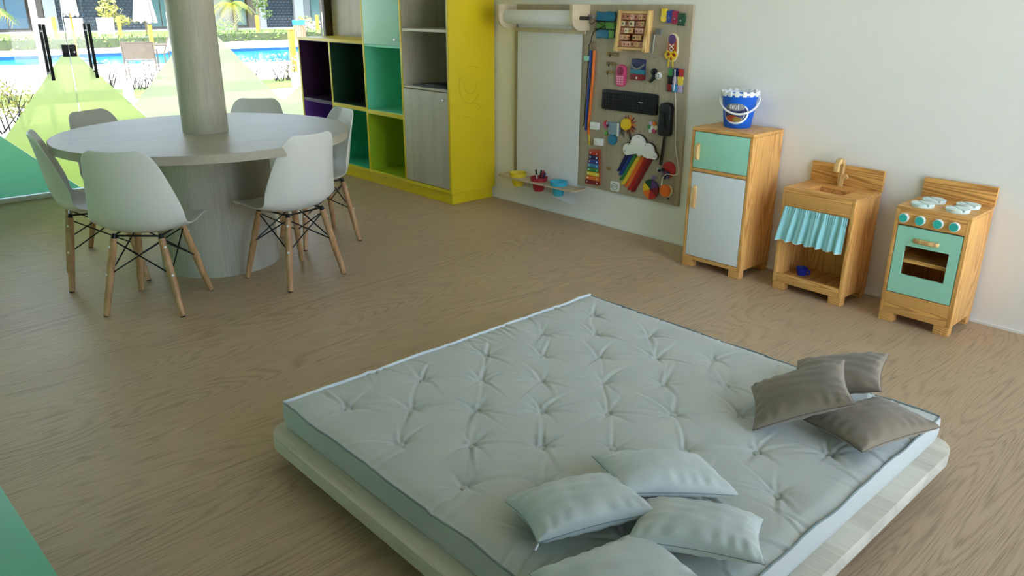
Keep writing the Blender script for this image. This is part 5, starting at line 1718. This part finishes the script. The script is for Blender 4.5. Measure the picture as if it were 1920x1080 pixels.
def lounger(x, y, rz, label):
    t = thing('pool_lounger', (x, y, GZ), label, 'lounger', 'white pool loungers', rz)
    MB().box(-0.35, 1.25, -0.31, 0.31, 0.28, 0.34).build('bed', 'white', t, local=True, bevel=0.01)
    MB().prism([(-0.35, 0.33), (-0.72, 0.86), (-0.66, 0.90), (-0.28, 0.36)], 'y', -0.31, 0.31).build('backrest', 'white', t, local=True, bevel=0.01)
    for sx in (-0.28, 1.12):
        for sy in (-0.27, 0.27):
            MB().box(sx - 0.02, sx + 0.02, sy - 0.02, sy + 0.02, 0.0, 0.28).build('leg', 'white', t, local=True)


lounger(8.3, 35.6, D(75), 'white pool lounger across the pool, left one of three')
lounger(9.4, 35.6, D(75), 'white pool lounger across the pool, middle one of three')
lounger(10.6, 35.8, D(75), 'white pool lounger across the pool, right one of three')


def ptable(x, y, label, h=0.55):
    t = thing('pool_table', (x, y, GZ), label, 'table', 'white side tables by the pool')
    MB().box(x - 0.42, x + 0.42, y - 0.3, y + 0.3, GZ + h - 0.05, GZ + h).build('table_top', 'white', t, bevel=0.01)
    for sx in (-0.36, 0.36):
        for sy in (-0.25, 0.25):
            MB().box(x + sx - 0.02, x + sx + 0.02, y + sy - 0.02, y + sy + 0.02, GZ, GZ + h - 0.05).build('leg', 'white', t)


ptable(4.55, 25.8 + 2.2, 'white low table by the pool at the left edge of the view', 0.5)
ptable(8.9, 22.6, 'white table by the pool just left of the column', 0.62)

# litter bin
x, y = 17.0, 31.6
t = thing('litter_bin', (x, y, GZ), 'slatted wooden litter bin with a bright blue top above the low shelves', 'litter bin')
MB().lathe([(0.22, GZ), (0.22, GZ + 0.55)], 20, (x, y, 0)).build('liner', 'grey', t, smooth=True)
for k in range(16):
    a = 2 * PI * k / 16
    ca, sa = math.cos(a), math.sin(a)
    vs_ = [(x + rr * ca - ss * sa, y + rr * sa + ss * ca, z) for z in (GZ + 0.03, GZ + 0.60) for rr, ss in ((0.225, -0.036), (0.25, -0.036), (0.25, 0.036), (0.225, 0.036))]
    MB().add(vs_, [(0, 3, 2, 1), (4, 5, 6, 7), (0, 1, 5, 4), (1, 2, 6, 5), (2, 3, 7, 6), (3, 0, 4, 7)]).build('slat', 'slatwood', t)
MB().lathe([(0.26, GZ + 0.60), (0.27, GZ + 0.62), (0.27, GZ + 0.78), (0.25, GZ + 0.80), (0.18, GZ + 0.80), (0.18, GZ + 0.62)], 24, (x, y, 0)).build('lid', 'blue_plastic', t, smooth=True)


# palms and young trees
def palm(x, y, label, seed, h=1.3):
    rn = random.Random(seed)
    t = thing('palm_tree', (x, y, GZ), label, 'palm', 'palms in front of the building')
    MB().tube([(x, y, GZ), (x + 0.05, y, h * 0.5), (x - 0.02, y, h)], [0.12, 0.09, 0.07], 10).build('trunk', 'bark', t, smooth=True)
    for k in range(16):
        a = 2 * PI * k / 16 + rn.uniform(-0.15, 0.15)
        el = rn.uniform(0.3, 1.2)
        L = rn.uniform(1.0, 1.5)
        mb = MB()
        pts = []
        for i in range(9):
            s_ = i / 8
            rr = L * s_ * math.cos(el * (1 - 0.4 * s_))
            pts.append(Vector((x + rr * math.cos(a), y + rr * math.sin(a), h + L * (math.sin(el) * s_ - 0.9 * s_ * s_))))
        mb.tube(pts, [0.018 - 0.0018 * i for i in range(9)], 5)
        sdir = Vector((-math.sin(a), math.cos(a), 0))
        for i in range(1, 9):
            for sgn in (1, -1):
                for f in (0.0, 0.5):
                    P = pts[i - 1].lerp(pts[i], f)
                    tip = P + sdir * sgn * 0.30 + (pts[i] - pts[i - 1]) * 0.8 + Vector((0, 0, -0.12))
                    w_ = (pts[i] - pts[i - 1]).normalized() * 0.02
                    mb.add([P - w_, P + w_, tip], [(0, 1, 2)])
        mb.build('frond', 'foliage_yellow' if k % 3 else 'foliage_green', t, normals=False)


palm(18.9, 42.0, 'young palm in front of the building right of the column', 31)
palm(6.6, 36.5, 'young palm at the left edge of the window view', 32, 1.1)


def youngtree(x, y, label, seed, h=2.4, mat='foliage_green'):
    rn = random.Random(seed)
    t = thing('young_tree', (x, y, GZ), label, 'tree', 'young trees across the pool')
    tr = MB().tube([(x, y, GZ), (x + 0.06, y, h * 0.4), (x - 0.02, y, h * 0.9)], [0.045, 0.035, 0.02], 8)
    for k in range(5):
        z = h * (0.35 + 0.1 * k)
        a = rn.uniform(0, 6.28)
        tr.tube([(x + 0.03, y, z), (x + 0.35 * math.cos(a), y + 0.35 * math.sin(a), z + 0.4)], [0.02, 0.008], 6)
    tr.build('trunk', 'bark', t, smooth=True)
    lf = MB()
    for k in range(6):
        leaves(lf, (x + rn.uniform(-0.4, 0.4), y + rn.uniform(-0.3, 0.3), h * rn.uniform(0.35, 1.0)), 0.35, 0.35, 0.28, 60, 0.09, rn)
    tag(lf.build('foliage', mat, t, normals=False), kind='stuff')


youngtree(16.6, 34.5, 'young tree with thin pale trunk across the pool, right of the column', 41)
youngtree(11.5, 37.2, 'small bushy tree across the pool, left of the column', 42, 1.7, 'foliage_yellow')
shrub(15.0, 34.9, 1.5, 0.75, 'foliage_green', 'broad green bush under the young tree', 51, 260, 0.07)
shrub(19.2, 34.6, 1.3, 0.75, 'foliage_pale', 'pale flowering bush right of the litter bin', 52, 260, 0.07)
shrub(20.9, 38.2, 1.1, 0.85, 'foliage_yellow', 'yellow bush behind the far yellow post', 53, 220, 0.07)

# the building across the pool
BY = 46.0
t = thing('apartment_building', (17.0, BY, GZ), 'low apartment building with glass doors and navy lattice screens across the pool', 'building')
MB().box(2.0, 40.0, BY + 0.25, BY + 6.0, GZ, 6.2).build('wall', 'facade', t)
MB().box(2.0, 40.0, BY - 1.0, BY + 0.25, 2.75, 3.0).build('balcony_slab', 'facade_taupe', t)
MB().box(2.0, 40.0, BY - 0.6, BY + 0.25, GZ, 0.03).build('terrace', 'facade_white', t)


def glassdoor(xa, xb, mat):
    f_ = MB().box(xa, xb, BY + 0.05, BY + 0.24, 0.03, 2.5).build('door_frame', 'darkframe', t)
    n_ = max(1, round((xb - xa) / 0.85))
    for i in range(n_):
        a = xa + 0.06 + (xb - xa - 0.06) * i / n_
        b = xa + (xb - xa - 0.06) * (i + 1) / n_
        MB().box(a, b, BY + 0.02, BY + 0.05, 0.18, 2.42).build('door_pane', mat, f_)


for (xa, xb, m_) in ((6.5, 10.15, 'doorglass2'), (15.9, 17.2, 'doorglass'), (20.7, 21.45, 'doorglass'), (25.6, 27.2, 'doorglass')):
    glassdoor(xa, xb, m_)
for (xa, xb) in ((11.45, 12.35), (12.5, 15.85), (22.65, 24.45), (3.0, 6.0)):
    MB().box(xa, xb, BY + 0.08, BY + 0.24, 0.03, 2.6).build('lattice_screen', 'lattice', t)
for (xa, xb, m_) in ((10.2, 10.8, 'facade_taupe'), (10.85, 11.4, 'facade_white'), (21.5, 21.95, 'facade_taupe'), (22.0, 22.6, 'facade_white'), (24.5, 25.1, 'facade_white'), (25.12, 25.55, 'concrete')):
    MB().box(xa, xb, BY - 0.1, BY + 0.24, 0.03, 2.75).build('pier', m_, t)
